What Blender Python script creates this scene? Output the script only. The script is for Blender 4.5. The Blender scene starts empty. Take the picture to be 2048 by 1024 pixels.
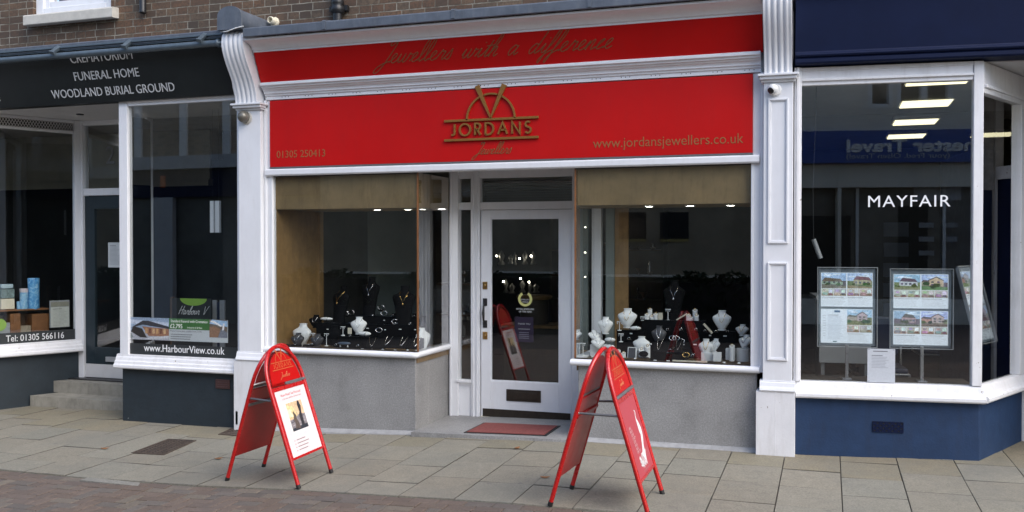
import bpy, bmesh, math, random
from mathutils import Vector as V, Matrix as Mx
R = math.radians
scn = bpy.context.scene
COL = scn.collection
rnd = random.Random(7)

# ------------------------------------------------------------------ camera
FPX = 1870.0
TH, DE = R(18.7), math.atan(25 / FPX)
CAM = V((0, -7.83, 1.70))
FW = V((-math.sin(TH) * math.cos(DE), math.cos(TH) * math.cos(DE), -math.sin(DE)))
RT = V((math.cos(TH), math.sin(TH), 0))
UP = RT.cross(FW)
cd = bpy.data.cameras.new('camera')
cd.sensor_width = 36; cd.sensor_fit = 'HORIZONTAL'; cd.lens = FPX / 2048 * 36
cd.clip_start = 0.05; cd.clip_end = 500
cam = bpy.data.objects.new('camera', cd); COL.objects.link(cam)
m = Mx((RT, UP, -FW)).transposed().to_4x4(); m.translation = CAM
cam.matrix_world = m
scn.camera = cam

# ------------------------------------------------------------------ sky, sun, exposure
SUN_EL, SUN_AZ = R(46), R(118)          # azimuth measured clockwise from +y
w = bpy.data.worlds.new('World'); scn.world = w; w.use_nodes = True
nt = w.node_tree; nt.nodes.clear()
sky = nt.nodes.new('ShaderNodeTexSky'); sky.sky_type = 'NISHITA'; sky.sun_disc = False
sky.sun_elevation = SUN_EL; sky.sun_rotation = SUN_AZ; sky.air_density = 1.0; sky.dust_density = 2.0; sky.ozone_density = 1.0
bg = nt.nodes.new('ShaderNodeBackground'); bg.inputs[1].default_value = 0.15
wo = nt.nodes.new('ShaderNodeOutputWorld')
nt.links.new(sky.outputs[0], bg.inputs[0]); nt.links.new(bg.outputs[0], wo.inputs[0])
sl = bpy.data.lights.new('sun', 'SUN'); sl.energy = 1.05; sl.angle = R(60); sl.color = (1, .98, .95)
so = bpy.data.objects.new('sun', sl); COL.objects.link(so)
sdir = V((math.sin(SUN_AZ) * math.cos(SUN_EL), math.cos(SUN_AZ) * math.cos(SUN_EL), math.sin(SUN_EL)))
so.rotation_euler = sdir.to_track_quat('Z', 'Y').to_euler(); so.location = (0, -6, 12)
scn.view_settings.view_transform = 'Standard'; scn.view_settings.look = 'None'
scn.view_settings.gamma = 1; scn.view_settings.exposure = 1.17
scn.cycles.max_bounces = 10; scn.cycles.transparent_max_bounces = 24; scn.cycles.glossy_bounces = 4
scn.cycles.sample_clamp_indirect = 6.0
scn.cycles.use_denoising = True

# ------------------------------------------------------------------ measuring: where a sight line meets a known plane
def ray(px, py): return FW + RT * ((px - 1024) / FPX) + UP * ((512 - py) / FPX)
def onp(px, py, p, n):
    d = ray(px, py); return CAM + d * ((V(p) - CAM).dot(V(n)) / d.dot(V(n)))
def PY(px, py, y=0.0): return onp(px, py, (0, y, 0), (0, 1, 0))
def PX(px, py, x): return onp(px, py, (x, 0, 0), (1, 0, 0))
def PZ(px, py, z): return onp(px, py, (0, 0, z), (0, 0, 1))

GZ = [(-40, -.9), (-12, -.27), (-8.5, -.165), (-7, -.13), (-5.5, -.118), (-4.55, -.099), (-3.58, -.052), (-2, -.003), (0, .004), (2, .03), (20, .3)]
def gz(x, y=0):
    for (a, za), (b, zb) in zip(GZ, GZ[1:]):
        if x <= b: return za + (zb - za) * (x - a) / (b - a) + .012 * max(-3.0, min(0.0, y))
    return GZ[-1][1]
def PG(px, py):
    """the ground point seen at a pixel"""
    q = PZ(px, py, -.05)
    for _ in range(8): q = PZ(px, py, gz(q.x, q.y))
    return q

# ------------------------------------------------------------------ materials
MATS = {}
def newmat(name):
    m = bpy.data.materials.new(name); m.use_nodes = True
    n = m.node_tree.nodes; n.clear()
    o = n.new('ShaderNodeOutputMaterial'); p = n.new('ShaderNodeBsdfPrincipled')
    m.node_tree.links.new(p.outputs[0], o.inputs[0]); MATS[name] = m
    return m, n, m.node_tree.links, p
def noise(n, l, scale, detail=4, rough=.6, vec=None, coord='Object'):
    t = n.new('ShaderNodeTexNoise'); t.inputs['Scale'].default_value = scale
    t.inputs['Detail'].default_value = detail; t.inputs['Roughness'].default_value = rough
    if vec is None:
        tc = n.new('ShaderNodeTexCoord'); vec = tc.outputs[coord]
    l.new(vec, t.inputs['Vector']); return t
def ramp(n, l, src, stops):
    r = n.new('ShaderNodeValToRGB'); e = r.color_ramp.elements
    while len(e) < len(stops): e.new(.5)
    for k, (p, c) in enumerate(stops):
        e[k].position = p; e[k].color = (c[0], c[1], c[2], 1) if not isinstance(c, (int, float)) else (c, c, c, 1)
    l.new(src, r.inputs[0]); return r
def mix(n, l, fac, a, b, mode='MIX'):
    x = n.new('ShaderNodeMix'); x.data_type = 'RGBA'; x.blend_type = mode
    for s, v in ((x.inputs[0], fac), (x.inputs[6], a), (x.inputs[7], b)):
        if hasattr(v, 'is_output') or hasattr(v, 'links'): l.new(v, s)
        elif isinstance(v, (int, float)): s.default_value = v
        else: s.default_value = (v[0], v[1], v[2], 1)
    return x.outputs[2]
def simple(name, c, rough=.5, var=.08, scale=6, metal=0, spec=.5, bump=0, bscale=80, coat=0, dirt=None, chips=None):
    m, n, l, p = newmat(name)
    t = noise(n, l, scale, 5, .65)
    lo = tuple(v * (1 - var) for v in c); hi = tuple(min(1, v * (1 + var)) for v in c)
    col = ramp(n, l, t.outputs[0], [(.3, lo), (.7, hi)]).outputs[0]
    if dirt:                                       # streaky grime with a shape of its own
        tc = n.new('ShaderNodeTexCoord'); mp = n.new('ShaderNodeMapping'); mp.inputs['Scale'].default_value = (9, 9, 1.6)
        l.new(tc.outputs['Object'], mp.inputs[0])
        d = noise(n, l, 1.7, 6, .7, mp.outputs[0])
        f = ramp(n, l, d.outputs[0], [(.50, 0), (.78, dirt[1])])
        col = mix(n, l, f.outputs[0], col, dirt[0])
    if chips:                                      # flaked paint
        d = noise(n, l, chips[2], 3, .5)
        f = ramp(n, l, d.outputs[0], [(chips[1], 0), (chips[1] + .015, 1)])
        col = mix(n, l, f.outputs[0], col, chips[0])
    l.new(col, p.inputs['Base Color'])
    p.inputs['Roughness'].default_value = rough; p.inputs['Metallic'].default_value = metal
    p.inputs['Specular IOR Level'].default_value = spec
    if coat: p.inputs['Coat Weight'].default_value = coat; p.inputs['Coat Roughness'].default_value = .08
    r2 = noise(n, l, scale * 2.3, 4, .6)
    mr = n.new('ShaderNodeMapRange'); mr.inputs[3].default_value = max(0.03, rough - .1); mr.inputs[4].default_value = min(1, rough + .1)
    l.new(r2.outputs[0], mr.inputs[0]); l.new(mr.outputs[0], p.inputs['Roughness'])
    if bump:
        b = n.new('ShaderNodeBump'); b.inputs['Strength'].default_value = bump; b.inputs['Distance'].default_value = .004
        l.new(noise(n, l, bscale, 3, .6).outputs[0], b.inputs['Height']); l.new(b.outputs[0], p.inputs['Normal'])
    return m
WHITE = simple('white_paint', (.715, .725, .75), .42, .035, 3.5, bump=.12, bscale=45, dirt=((.50, .48, .47), .22))
WHITE2 = simple('weathered_white_paint', (.70, .70, .715), .5, .05, 5, bump=.25, bscale=60, dirt=((.42, .40, .37), .4), chips=((.22, .18, .14), .735, 22))
CREAM_W = simple('greyish_white_paint', (.58, .575, .575), .5, .05, 4, dirt=((.40, .39, .37), .3))
RED = simple('red_gloss_panel', (.47, .0040, .0035), .5, .06, 1.6, spec=.22, dirt=((.36, .012, .012), .3))
REDD = simple('deep_red_panel', (.40, .006, .0085), .42, .08, 1.6)
REDTUBE = simple('red_enamel_tube', (.46, .008, .008), .28, .06, 9, coat=.4)
REDBACK = simple('dark_red_board', (.36, .012, .012), .35, .12, 6)
GOLD = simple('gold_lettering', (.36, .17, .045), .34, .1, 30, metal=.55)
GOLDFLAT = simple('dull_gold_vinyl', (.30, .095, .028), .5, .12, 30)
GOLDDULL = simple('tarnished_gold_vinyl', (.20, .075, .022), .55, .12, 30)
GOLDRED = simple('faded_gold_print', (.46, .10, .03), .5, .12, 30)
LEAD = simple('lead_sheet', (.085, .10, .125), .5, .22, 7, metal=.0, bump=.5, bscale=14, dirt=((.2, .21, .22), .4))
TEAL = simple('dark_teal_masonry_paint', (.017, .026, .034), .55, .16, 6, bump=.5, bscale=26, chips=((.18, .2, .2), .745, 9))
TEALW = simple('dark_teal_wood', (.018, .03, .038), .35, .12, 8)
BLACKF = simple('black_fascia_board', (.010, .0125, .0125), .42, .2, 5)
NAVY = simple('navy_fascia_paint', (.0052, .0105, .038), .55, .12, 4, spec=.14)
NAVYR = simple('navy_masonry_paint', (.0145, .036, .088), .65, .14, 7, spec=.3, bump=.4, bscale=60, dirt=((.02, .03, .06), .5))
BLIND = simple('blue_grey_metal', (.10, .13, .155), .35, .14, 12, metal=.3)
DARKM = simple('dark_metal', (.025, .025, .027), .45, .2, 20, metal=.3)
IRON = simple('black_cast_iron', (.012, .012, .013), .4, .2, 20)
BRASS = simple('brass', (.42, .27, .10), .3, .15, 30, metal=.9)
BRONZE = simple('dark_bronze', (.045, .036, .028), .4, .2, 20, metal=.5)
STEEL = simple('brushed_steel', (.42, .42, .43), .3, .1, 20, metal=.85)
SILVER = simple('silver', (.75, .75, .76), .16, .08, 30, metal=1)
GOLDM = simple('gold', (.75, .50, .18), .2, .08, 30, metal=1)
GREYB = simple('grey_bar', (.16, .16, .165), .4, .12, 30, metal=.3)
TIMBER = simple('oak_veneer', (.30, .180, .070), .5, .18, 9, dirt=((.15, .08, .03), .6))
PINE = simple('stained_pine', (.20, .085, .03), .45, .25, 12)
DECK = simple('display_deck_wood', (.20, .13, .06), .35, .2, 12)
FABRIC = simple('beige_header_panel', (.23, .155, .068), .6, .2, 3, bump=.2, bscale=200, dirt=((.11, .07, .03), .75))
BLACKV = simple('black_velvet', (.006, .006, .0065), .8, .2, 30, spec=.08)
BLACKG = simple('black_gloss_plinth', (.008, .009, .010), .18, .2, 20)
WHITEV = simple('white_leatherette', (.74, .75, .74), .45, .03, 20)
GREYV = simple('grey_leatherette', (.055, .055, .06), .45, .1, 20)
CREAMB = simple('cream_card', (.66, .61, .48), .5, .05, 20)
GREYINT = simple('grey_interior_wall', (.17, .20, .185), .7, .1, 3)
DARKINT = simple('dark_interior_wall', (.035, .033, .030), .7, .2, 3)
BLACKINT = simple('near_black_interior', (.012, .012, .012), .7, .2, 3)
CEIL = simple('interior_ceiling', (.30, .29, .27), .8, .1, 3)
CARPET = simple('brown_floor', (.05, .04, .032), .7, .25, 20)
WOODSH = simple('walnut_shelf', (.09, .05, .025), .4, .25, 10)
PALEG = simple('pale_grey_laminate', (.42, .43, .45), .5, .06, 6)
BLUEINT = simple('navy_interior_panel', (.012, .02, .05), .4, .15, 6)
GREYPL = simple('grey_plastic', (.30, .31, .32), .45, .08, 12)
BULB = simple('weathered_brass_bell', (.17, .16, .135), .35, .2, 25, metal=.4)
CAMW = simple('camera_white_plastic', (.72, .72, .71), .3, .05, 20)
LENSB = simple('black_lens', (.008, .008, .01), .08, .1, 20)
STONE = simple('pale_stone', (.50, .48, .43), .7, .12, 12, bump=.4, bscale=60)
STEPM = simple('worn_concrete', (.27, .255, .215), .8, .22, 7, bump=.6, bscale=90, dirt=((.12, .11, .09), .6))
CEMENT = simple('pale_cement_fillet', (.30, .30, .30), .8, .16, 14, bump=.5, bscale=80)
MATRED = simple('red_brown_doormat', (.21, .055, .048), .9, .18, 30, bump=.8, bscale=400)
RUBBER = simple('black_rubber', (.012, .012, .012), .6, .2, 20)
VINYLB = simple('charcoal_window_vinyl', (.030, .034, .036), .4, .1, 10)
WVINYL = simple('white_vinyl', (.78, .79, .80), .45, .03, 20)
GVINYL = simple('pale_grey_vinyl', (.55, .56, .56), .45, .05, 20)
OPPW = simple('cream_render', (.76, .72, .62), .8, .1, 2)
OPPT = simple('dark_opposite_timber', (.05, .04, .03), .6, .2, 4)
OPPB = simple('royal_blue_fascia', (.04, .09, .36), .4, .1, 4)
ROOFM = simple('roof_slate', (.08, .08, .09), .7, .2, 10)
SKIN = simple('skin', (.45, .25, .18), .5, .08, 10)
COAT = simple('dark_coat', (.02, .02, .025), .8, .2, 20)
LEAFM = simple('leaf_green', (.05, .10, .03), .5, .35, 30)

def granite():
    m, n, l, p = newmat('grey_terrazzo')
    a = noise(n, l, 75, 4, .85); b = noise(n, l, 420, 2, .7); c = noise(n, l, 2.2, 5, .65)
    ca = ramp(n, l, a.outputs[0], [(.34, (.14, .14, .14)), (.5, (.25, .25, .245)), (.66, (.44, .44, .43))]).outputs[0]
    cb = ramp(n, l, b.outputs[0], [(.35, (.10, .10, .10)), (.65, (.42, .41, .40))]).outputs[0]
    col = mix(n, l, .5, ca, cb)
    fc = ramp(n, l, c.outputs[0], [(.3, .70), (.5, .98), (.7, 1.10)]).outputs[0]
    col = mix(n, l, 1.0, col, fc, 'MULTIPLY')
    l.new(col, p.inputs['Base Color']); p.inputs['Roughness'].default_value = .55
    bm_ = n.new('ShaderNodeBump'); bm_.inputs['Strength'].default_value = .3; bm_.inputs['Distance'].default_value = .002
    l.new(a.outputs[0], bm_.inputs['Height']); l.new(bm_.outputs[0], p.inputs['Normal'])
    return m
GRANITE = granite()

def brick(name, c1, c2, mortar, soot, sc=1.0, sootamt=.7):
    m, n, l, p = newmat(name)
    g = n.new('ShaderNodeNewGeometry'); sx = n.new('ShaderNodeSeparateXYZ'); cx = n.new('ShaderNodeCombineXYZ')
    l.new(g.outputs['Position'], sx.inputs[0]); l.new(sx.outputs[0], cx.inputs[0]); l.new(sx.outputs[2], cx.inputs[1])
    wv = noise(n, l, 9, 3, .6, g.outputs['Position'])
    va = n.new('ShaderNodeVectorMath'); va.operation = 'SCALE'; va.inputs[3].default_value = .010
    l.new(wv.outputs['Color'], va.inputs[0])
    ad = n.new('ShaderNodeVectorMath'); l.new(cx.outputs[0], ad.inputs[0]); l.new(va.outputs[0], ad.inputs[1])
    t = n.new('ShaderNodeTexBrick'); l.new(ad.outputs[0], t.inputs['Vector'])
    t.offset = .5; t.squash = .55; t.squash_frequency = 2
    for k, v in (('Scale', sc), ('Brick Width', .235), ('Row Height', .0745), ('Mortar Size', .0052), ('Mortar Smooth', .25), ('Bias', -.1)): t.inputs[k].default_value = v
    t.inputs['Color1'].default_value = (0, 0, 0, 1); t.inputs['Color2'].default_value = (1, 1, 1, 1); t.inputs['Mortar'].default_value = (.5, .5, .5, 1)
    base = ramp(n, l, t.outputs['Color'], [(0, c1), (.35, c2), (.6, (c1[0] * 1.25, c1[1] * 1.2, c1[2] * 1.1)), (.8, (c2[0] * .36, c2[1] * .40, c2[2] * .5)), (1, (c2[0] * 1.55, c2[1] * 1.6, c2[2] * 1.6))]).outputs[0]
    f = noise(n, l, 38, 5, .8, g.outputs['Position'])
    base = mix(n, l, ramp(n, l, f.outputs[0], [(.44, 0), (.60, .8)]).outputs[0], base, (c2[0] * .42, c2[1] * .45, c2[2] * .5))
    s = noise(n, l, 1.6, 6, .7, g.outputs['Position'])
    base = mix(n, l, ramp(n, l, s.outputs[0], [(.42, 0), (.66, sootamt)]).outputs[0], base, soot)
    mn = noise(n, l, 7, 4, .7, g.outputs['Position'])
    mc = mix(n, l, ramp(n, l, mn.outputs[0], [(.38, 0), (.6, 1)]).outputs[0], mortar, (mortar[0] * .38, mortar[1] * .36, mortar[2] * .33))
    col = mix(n, l, t.outputs['Fac'], base, mc)
    l.new(col, p.inputs['Base Color']); p.inputs['Roughness'].default_value = .85
    b = n.new('ShaderNodeBump'); b.inputs['Strength'].default_value = .7; b.inputs['Distance'].default_value = .008
    iv = n.new('ShaderNodeMath'); iv.operation = 'SUBTRACT'; iv.inputs[0].default_value = 1; l.new(t.outputs['Fac'], iv.inputs[1])
    av = n.new('ShaderNodeMath'); av.operation = 'MULTIPLY_ADD'; l.new(f.outputs[0], av.inputs[0]); av.inputs[1].default_value = .5; l.new(iv.outputs[0], av.inputs[2])
    l.new(av.outputs[0], b.inputs['Height']); l.new(b.outputs[0], p.inputs['Normal'])
    return m
BRICK = brick('old_brown_brick', (.125, .068, .040), (.165, .108, .066), (.30, .275, .22), (.055, .042, .033))
OPPBRICK = brick('buff_brick', (.44, .34, .24), (.50, .38, .27), (.55, .53, .48), (.2, .15, .1), sootamt=.3)

def glassmat(name, gain=1.9, tint=(.93, .96, .95), haze=0.0):
    m, n, l, p = newmat(name); n.remove(p)
    o = [x for x in n if x.type == 'OUTPUT_MATERIAL'][0]
    g = n.new('ShaderNodeNewGeometry'); dt = n.new('ShaderNodeVectorMath'); dt.operation = 'DOT_PRODUCT'
    l.new(g.outputs['Normal'], dt.inputs[0]); l.new(g.outputs['Incoming'], dt.inputs[1])
    def mth(op, a, b=None):
        x = n.new('ShaderNodeMath'); x.operation = op; x.use_clamp = op == 'MULTIPLY'
        for s, v in ((0, a), (1, b)):
            if v is None: continue
            if isinstance(v, (int, float)): x.inputs[s].default_value = v
            else: l.new(v, x.inputs[s])
        return x.outputs[0]
    c = mth('ABSOLUTE', dt.outputs['Value']); k = mth('POWER', mth('SUBTRACT', 1.0, c), 5.0)
    fr = mth('ADD', mth('MULTIPLY', k, .95), .045); fr = mth('MULTIPLY', fr, gain)
    tr = n.new('ShaderNodeBsdfTransparent'); tr.inputs[0].default_value = (*tint, 1)
    gl = n.new('ShaderNodeBsdfGlossy'); gl.inputs['Roughness'].default_value = 0.0; gl.inputs[0].default_value = (1, 1, 1, 1)
    wn = noise(n, l, .9, 2, .4); bp = n.new('ShaderNodeBump'); bp.inputs['Strength'].default_value = .014; bp.inputs['Distance'].default_value = .02
    l.new(wn.outputs[0], bp.inputs['Height']); l.new(bp.outputs[0], gl.inputs['Normal'])
    mx = n.new('ShaderNodeMixShader'); l.new(fr, mx.inputs[0]); l.new(tr.outputs[0], mx.inputs[1]); l.new(gl.outputs[0], mx.inputs[2])
    l.new(mx.outputs[0], o.inputs[0]); return m
GLASS = glassmat('shop_glass', 2.9)
ACRYL = glassmat('clear_acrylic', 1.2, (.88, .90, .91))
def emis(name, c, s):
    m, n, l, p = newmat(name)
    p.inputs['Base Color'].default_value = (.6, .6, .6, 1); p.inputs['Emission Color'].default_value = (*c, 1); p.inputs['Emission Strength'].default_value = s
    return m
LAMPW = emis('lit_downlight', (1, .95, .86), 22.0)
LAMPP = emis('lit_ceiling_panel', (1, .90, .58), .85)
SPOT = emis('tiny_lit_lamp', (1, .90, .74), 14.0)

def printmat(name, rough=.5, var=.0):
    m, n, l, p = newmat(name)
    a = n.new('ShaderNodeVertexColor'); a.layer_name = 'ink'
    col = a.outputs[0]
    t = noise(n, l, 60, 4, .7)
    if var > .3:
        h = n.new('ShaderNodeHueSaturation'); h.inputs['Saturation'].default_value = .85; l.new(col, h.inputs['Color']); col = h.outputs[0]
    if var: col = mix(n, l, 1.0, col, ramp(n, l, t.outputs[0], [(.25, 1 - var), (.75, 1 + var * .4)]).outputs[0], 'MULTIPLY')
    l.new(col, p.inputs['Base Color']); p.inputs['Roughness'].default_value = rough
    return m
PRINT = printmat('printed_paper', .5, .10)
PHOTO = printmat('printed_photo', .4, .55)

def slabmat(name, rough, spk, bscale, grime):
    m, n, l, p = newmat(name)
    a = n.new('ShaderNodeVertexColor'); a.layer_name = 'ink'
    g = n.new('ShaderNodeNewGeometry')
    t = noise(n, l, 75, 5, .85, g.outputs['Position']); u = noise(n, l, 1.3, 6, .65, g.outputs['Position']); q = noise(n, l, 11, 5, .7, g.outputs['Position'])
    col = mix(n, l, 1.0, a.outputs[0], ramp(n, l, t.outputs[0], [(.32, 1 - spk), (.68, 1 + spk * .8)]).outputs[0], 'MULTIPLY')
    col = mix(n, l, 1.0, col, ramp(n, l, q.outputs[0], [(.3, .88), (.7, 1.08)]).outputs[0], 'MULTIPLY')
    col = mix(n, l, ramp(n, l, u.outputs[0], [(.48, 0), (.74, grime[1])]).outputs[0], col, grime[0])
    v = n.new('ShaderNodeTexVoronoi'); v.inputs['Scale'].default_value = 3.1; l.new(g.outputs['Position'], v.inputs['Vector'])
    col = mix(n, l, ramp(n, l, v.outputs['Distance'], [(.045, .6), (.075, 0)]).outputs[0], col, (.13, .12, .11))   # chewing gum and spots
    l.new(col, p.inputs['Base Color']); p.inputs['Roughness'].default_value = rough
    b = n.new('ShaderNodeBump'); b.inputs['Strength'].default_value = .35; b.inputs['Distance'].default_value = .003
    l.new(t.outputs[0], b.inputs['Height']); l.new(b.outputs[0], p.inputs['Normal'])
    return m
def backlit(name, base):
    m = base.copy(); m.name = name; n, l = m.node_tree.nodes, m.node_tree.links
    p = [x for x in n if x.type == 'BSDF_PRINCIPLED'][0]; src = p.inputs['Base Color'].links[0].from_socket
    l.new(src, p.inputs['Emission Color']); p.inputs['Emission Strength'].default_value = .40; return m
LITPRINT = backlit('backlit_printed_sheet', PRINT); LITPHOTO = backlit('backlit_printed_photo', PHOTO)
SLAB = slabmat('concrete_slabs', .75, .42, 200, ((.15, .148, .13), .6))
PAVER = slabmat('clay_pavers', .8, .35, 200, ((.10, .085, .08), .6))

# ------------------------------------------------------------------ mesh builder
class MB:
    def __init__(s): s.v = []; s.f = []; s.c = []; s.s = []; s.col = (1, 1, 1)
    def face(s, pts, c=None, smooth=False):
        k = len(s.v); s.v += [V(p) for p in pts]; s.f.append(tuple(range(k, k + len(pts)))); s.c.append(c or s.col); s.s.append(smooth); return s
    def add(s, verts, faces, c=None, smooth=False):
        k = len(s.v); s.v += [V(p) for p in verts]
        for f in faces: s.f.append(tuple(k + i for i in f)); s.c.append(c or s.col); s.s.append(smooth)
        return s
    def box(s, x0, x1, y0, y1, z0, z1, c=None):
        x0, x1 = min(x0, x1), max(x0, x1); y0, y1 = min(y0, y1), max(y0, y1); z0, z1 = min(z0, z1), max(z0, z1)
        v = [(x, y, z) for z in (z0, z1) for y in (y0, y1) for x in (x0, x1)]
        return s.add(v, [(0, 2, 3, 1), (4, 5, 7, 6), (0, 1, 5, 4), (2, 6, 7, 3), (0, 4, 6, 2), (1, 3, 7, 5)], c)
    def prism(s, prof, ax, a, b, c=None, smooth=False):
        """closed outline prof (pairs) swept along axis ax from a to b: ax 0 -> (y,z), 1 -> (x,z), 2 -> (x,y)"""
        def pt(q, t): return (t, q[0], q[1]) if ax == 0 else ((q[0], t, q[1]) if ax == 1 else (q[0], q[1], t))
        n = len(prof); v = [pt(q, a) for q in prof] + [pt(q, b) for q in prof]
        s.add(v, [(i, (i + 1) % n, n + (i + 1) % n, n + i) for i in range(n)], c, smooth)
        s.face([pt(q, a) for q in reversed(prof)], c); s.face([pt(q, b) for q in prof], c); return s
    def tube(s, pts, r, seg=8, closed=False, c=None, cap=True):
        pts = [V(p) for p in pts]; n = len(pts); rs = r if isinstance(r, (list, tuple)) else [r] * n
        up = None; vs = []
        for i, p in enumerate(pts):
            a = pts[i - 1] if (i or closed) else p; b = pts[(i + 1) % n] if (i < n - 1 or closed) else p
            t = (b - a).normalized()
            if up is None:
                up = V((0, 0, 1)) if abs(t.z) < .9 else V((1, 0, 0))
            e = t.cross(up).normalized(); up = e.cross(t).normalized()
            for k in range(seg):
                q = 2 * math.pi * k / seg; vs.append(p + (e * math.cos(q) + up * math.sin(q)) * rs[i])
        fs = []
        for i in range(n if closed else n - 1):
            j = (i + 1) % n
            for k in range(seg): fs.append((i * seg + k, i * seg + (k + 1) % seg, j * seg + (k + 1) % seg, j * seg + k))
        s.add(vs, fs, c, True)
        if cap and not closed:
            s.face([vs[k] for k in reversed(range(seg))], c); s.face([vs[(n - 1) * seg + k] for k in range(seg)], c)
        return s
    def loft(s, rings, c=None, smooth=True, cap=True):
        seg = len(rings[0]); vs = [p for r in rings for p in r]; fs = []
        for i in range(len(rings) - 1):
            for k in range(seg): fs.append((i * seg + k, i * seg + (k + 1) % seg, (i + 1) * seg + (k + 1) % seg, (i + 1) * seg + k))
        s.add(vs, fs, c, smooth)
        if cap: s.face(list(reversed(rings[0])), c); s.face(rings[-1], c)
        return s
    def lathe(s, prof, o, seg=20, c=None, smooth=True, axis='z'):
        rings = []
        for r, h in prof:
            ring = []
            for k in range(seg):
                q = 2 * math.pi * k / seg; a, b = r * math.cos(q), r * math.sin(q)
                ring.append(V(o) + (V((a, b, h)) if axis == 'z' else (V((a, -h, b)) if axis == 'y' else V((h, a, b)))))
            rings.append(ring)
        return s.loft(rings, c, smooth)
    def ball(s, o, r, sc=(1, 1, 1), seg=12, c=None):
        pr = [(max(.02, math.sin(math.pi * k / 8)) * r, -math.cos(math.pi * k / 8) * r) for k in range(9)]
        k0 = len(s.v); s.lathe(pr, (0, 0, 0), seg, c)
        for i in range(k0, len(s.v)): p = s.v[i]; s.v[i] = V((p.x * sc[0], p.y * sc[1], p.z * sc[2])) + V(o)
        return s
    def xf(s, M, k0=0):
        for i in range(k0, len(s.v)): s.v[i] = M @ s.v[i]
        return s
    def text(s, txt, size, M, depth=.002, align='CENTER', xs=1.0, off=0.0, c=None, shear=0, space=1.0):
        """writing in the plane of M's first two axes, M's third axis pointing at the reader"""
        cu = bpy.data.curves.new('t', 'FONT'); cu.body = txt; cu.size = size; cu.extrude = depth / 2; cu.align_x = align; cu.offset = off
        cu.shear = shear; cu.space_character = space; cu.resolution_u = 3
        ob = bpy.data.objects.new('t', cu); me = bpy.data.meshes.new_from_object(ob)
        s.add([M @ V((q.co.x * xs, q.co.y, q.co.z)) for q in me.vertices], [tuple(p.vertices) for p in me.polygons], c)
        bpy.data.objects.remove(ob); bpy.data.curves.remove(cu); bpy.data.meshes.remove(me); return s
    def build(s, name, mat, parent=None, bevel=0.0, loc=None):
        me = bpy.data.meshes.new(name)
        if parent is not None: inv = WM[parent.name].inverted()
        else:
            if loc is None:
                xs = [p.x for p in s.v]; ys = [p.y for p in s.v]; zs = [p.z for p in s.v]
                loc = V(((min(xs) + max(xs)) / 2, (min(ys) + max(ys)) / 2, min(zs)))
            inv = Mx.Translation(-V(loc))
        me.from_pydata([inv @ p for p in s.v], [], s.f)
        ca = me.color_attributes.new('ink', 'FLOAT_COLOR', 'CORNER'); k = 0
        for p, c, sm in zip(me.polygons, s.c, s.s):
            p.use_smooth = sm
            for _ in p.vertices: ca.data[k].color = (c[0], c[1], c[2], 1); k += 1
        me.update(); me.materials.append(mat)
        o = bpy.data.objects.new(name, me); COL.objects.link(o)
        if parent is not None: o.parent = parent; WM[o.name] = WM[parent.name].copy()
        else: o.location = loc; WM[o.name] = Mx.Translation(V(loc))
        if bevel:
            b = o.modifiers.new('edge', 'BEVEL'); b.width = bevel; b.segments = 2; b.limit_method = 'ANGLE'; b.angle_limit = R(40)
        return o
WM = {}
def tag(o, label=None, cat=None, group=None, kind=None):
    for k, v in (('label', label), ('category', cat), ('group', group), ('kind', kind)):
        if v: o[k] = v
    return o
def thing(name, label, cat, loc=(0, 0, 0), rz=0.0, group=None):
    o = bpy.data.objects.new(name, None); o.empty_display_size = .1; COL.objects.link(o)
    o.location = loc; o.rotation_euler = (0, 0, rz); WM[o.name] = Mx.Translation(V(loc)) @ Mx.Rotation(rz, 4, 'Z')
    return tag(o, label, cat, group)
def dup(root, loc, rz, label, group=None):
    """a copy of a thing with copies of its parts and sub-parts"""
    def cp(o, par):
        c = o.copy(); COL.objects.link(c); c.parent = par
        for ch in list(o.children): cp(ch, c)
        return c
    c = cp(root, None); c.location = loc; c.rotation_euler = (0, 0, rz); c['label'] = label
    if group: c['group'] = group
    return c
def frame(o, x, z):
    """plane frame for writing: x along the line, y up (given as z), third axis to the reader"""
    x = V(x).normalized(); z = V(z).normalized(); n = x.cross(z)
    m = Mx((x, z, n)).transposed().to_4x4(); m.translation = V(o); return m
def cat_rom(pts, n=5):
    pts = [V((*p, 0)) if len(p) == 2 else V(p) for p in pts]; out = []
    for i in range(len(pts) - 1):
        a = pts[max(i - 1, 0)]; b = pts[i]; c = pts[i + 1]; d = pts[min(i + 2, len(pts) - 1)]
        for k in range(n):
            t = k / n; out.append(.5 * ((2 * b) + (c - a) * t + (2 * a - 5 * b + 4 * c - d) * t * t + (3 * b - a - 3 * c + d) * t ** 3))
    return out + [pts[-1]]
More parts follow.
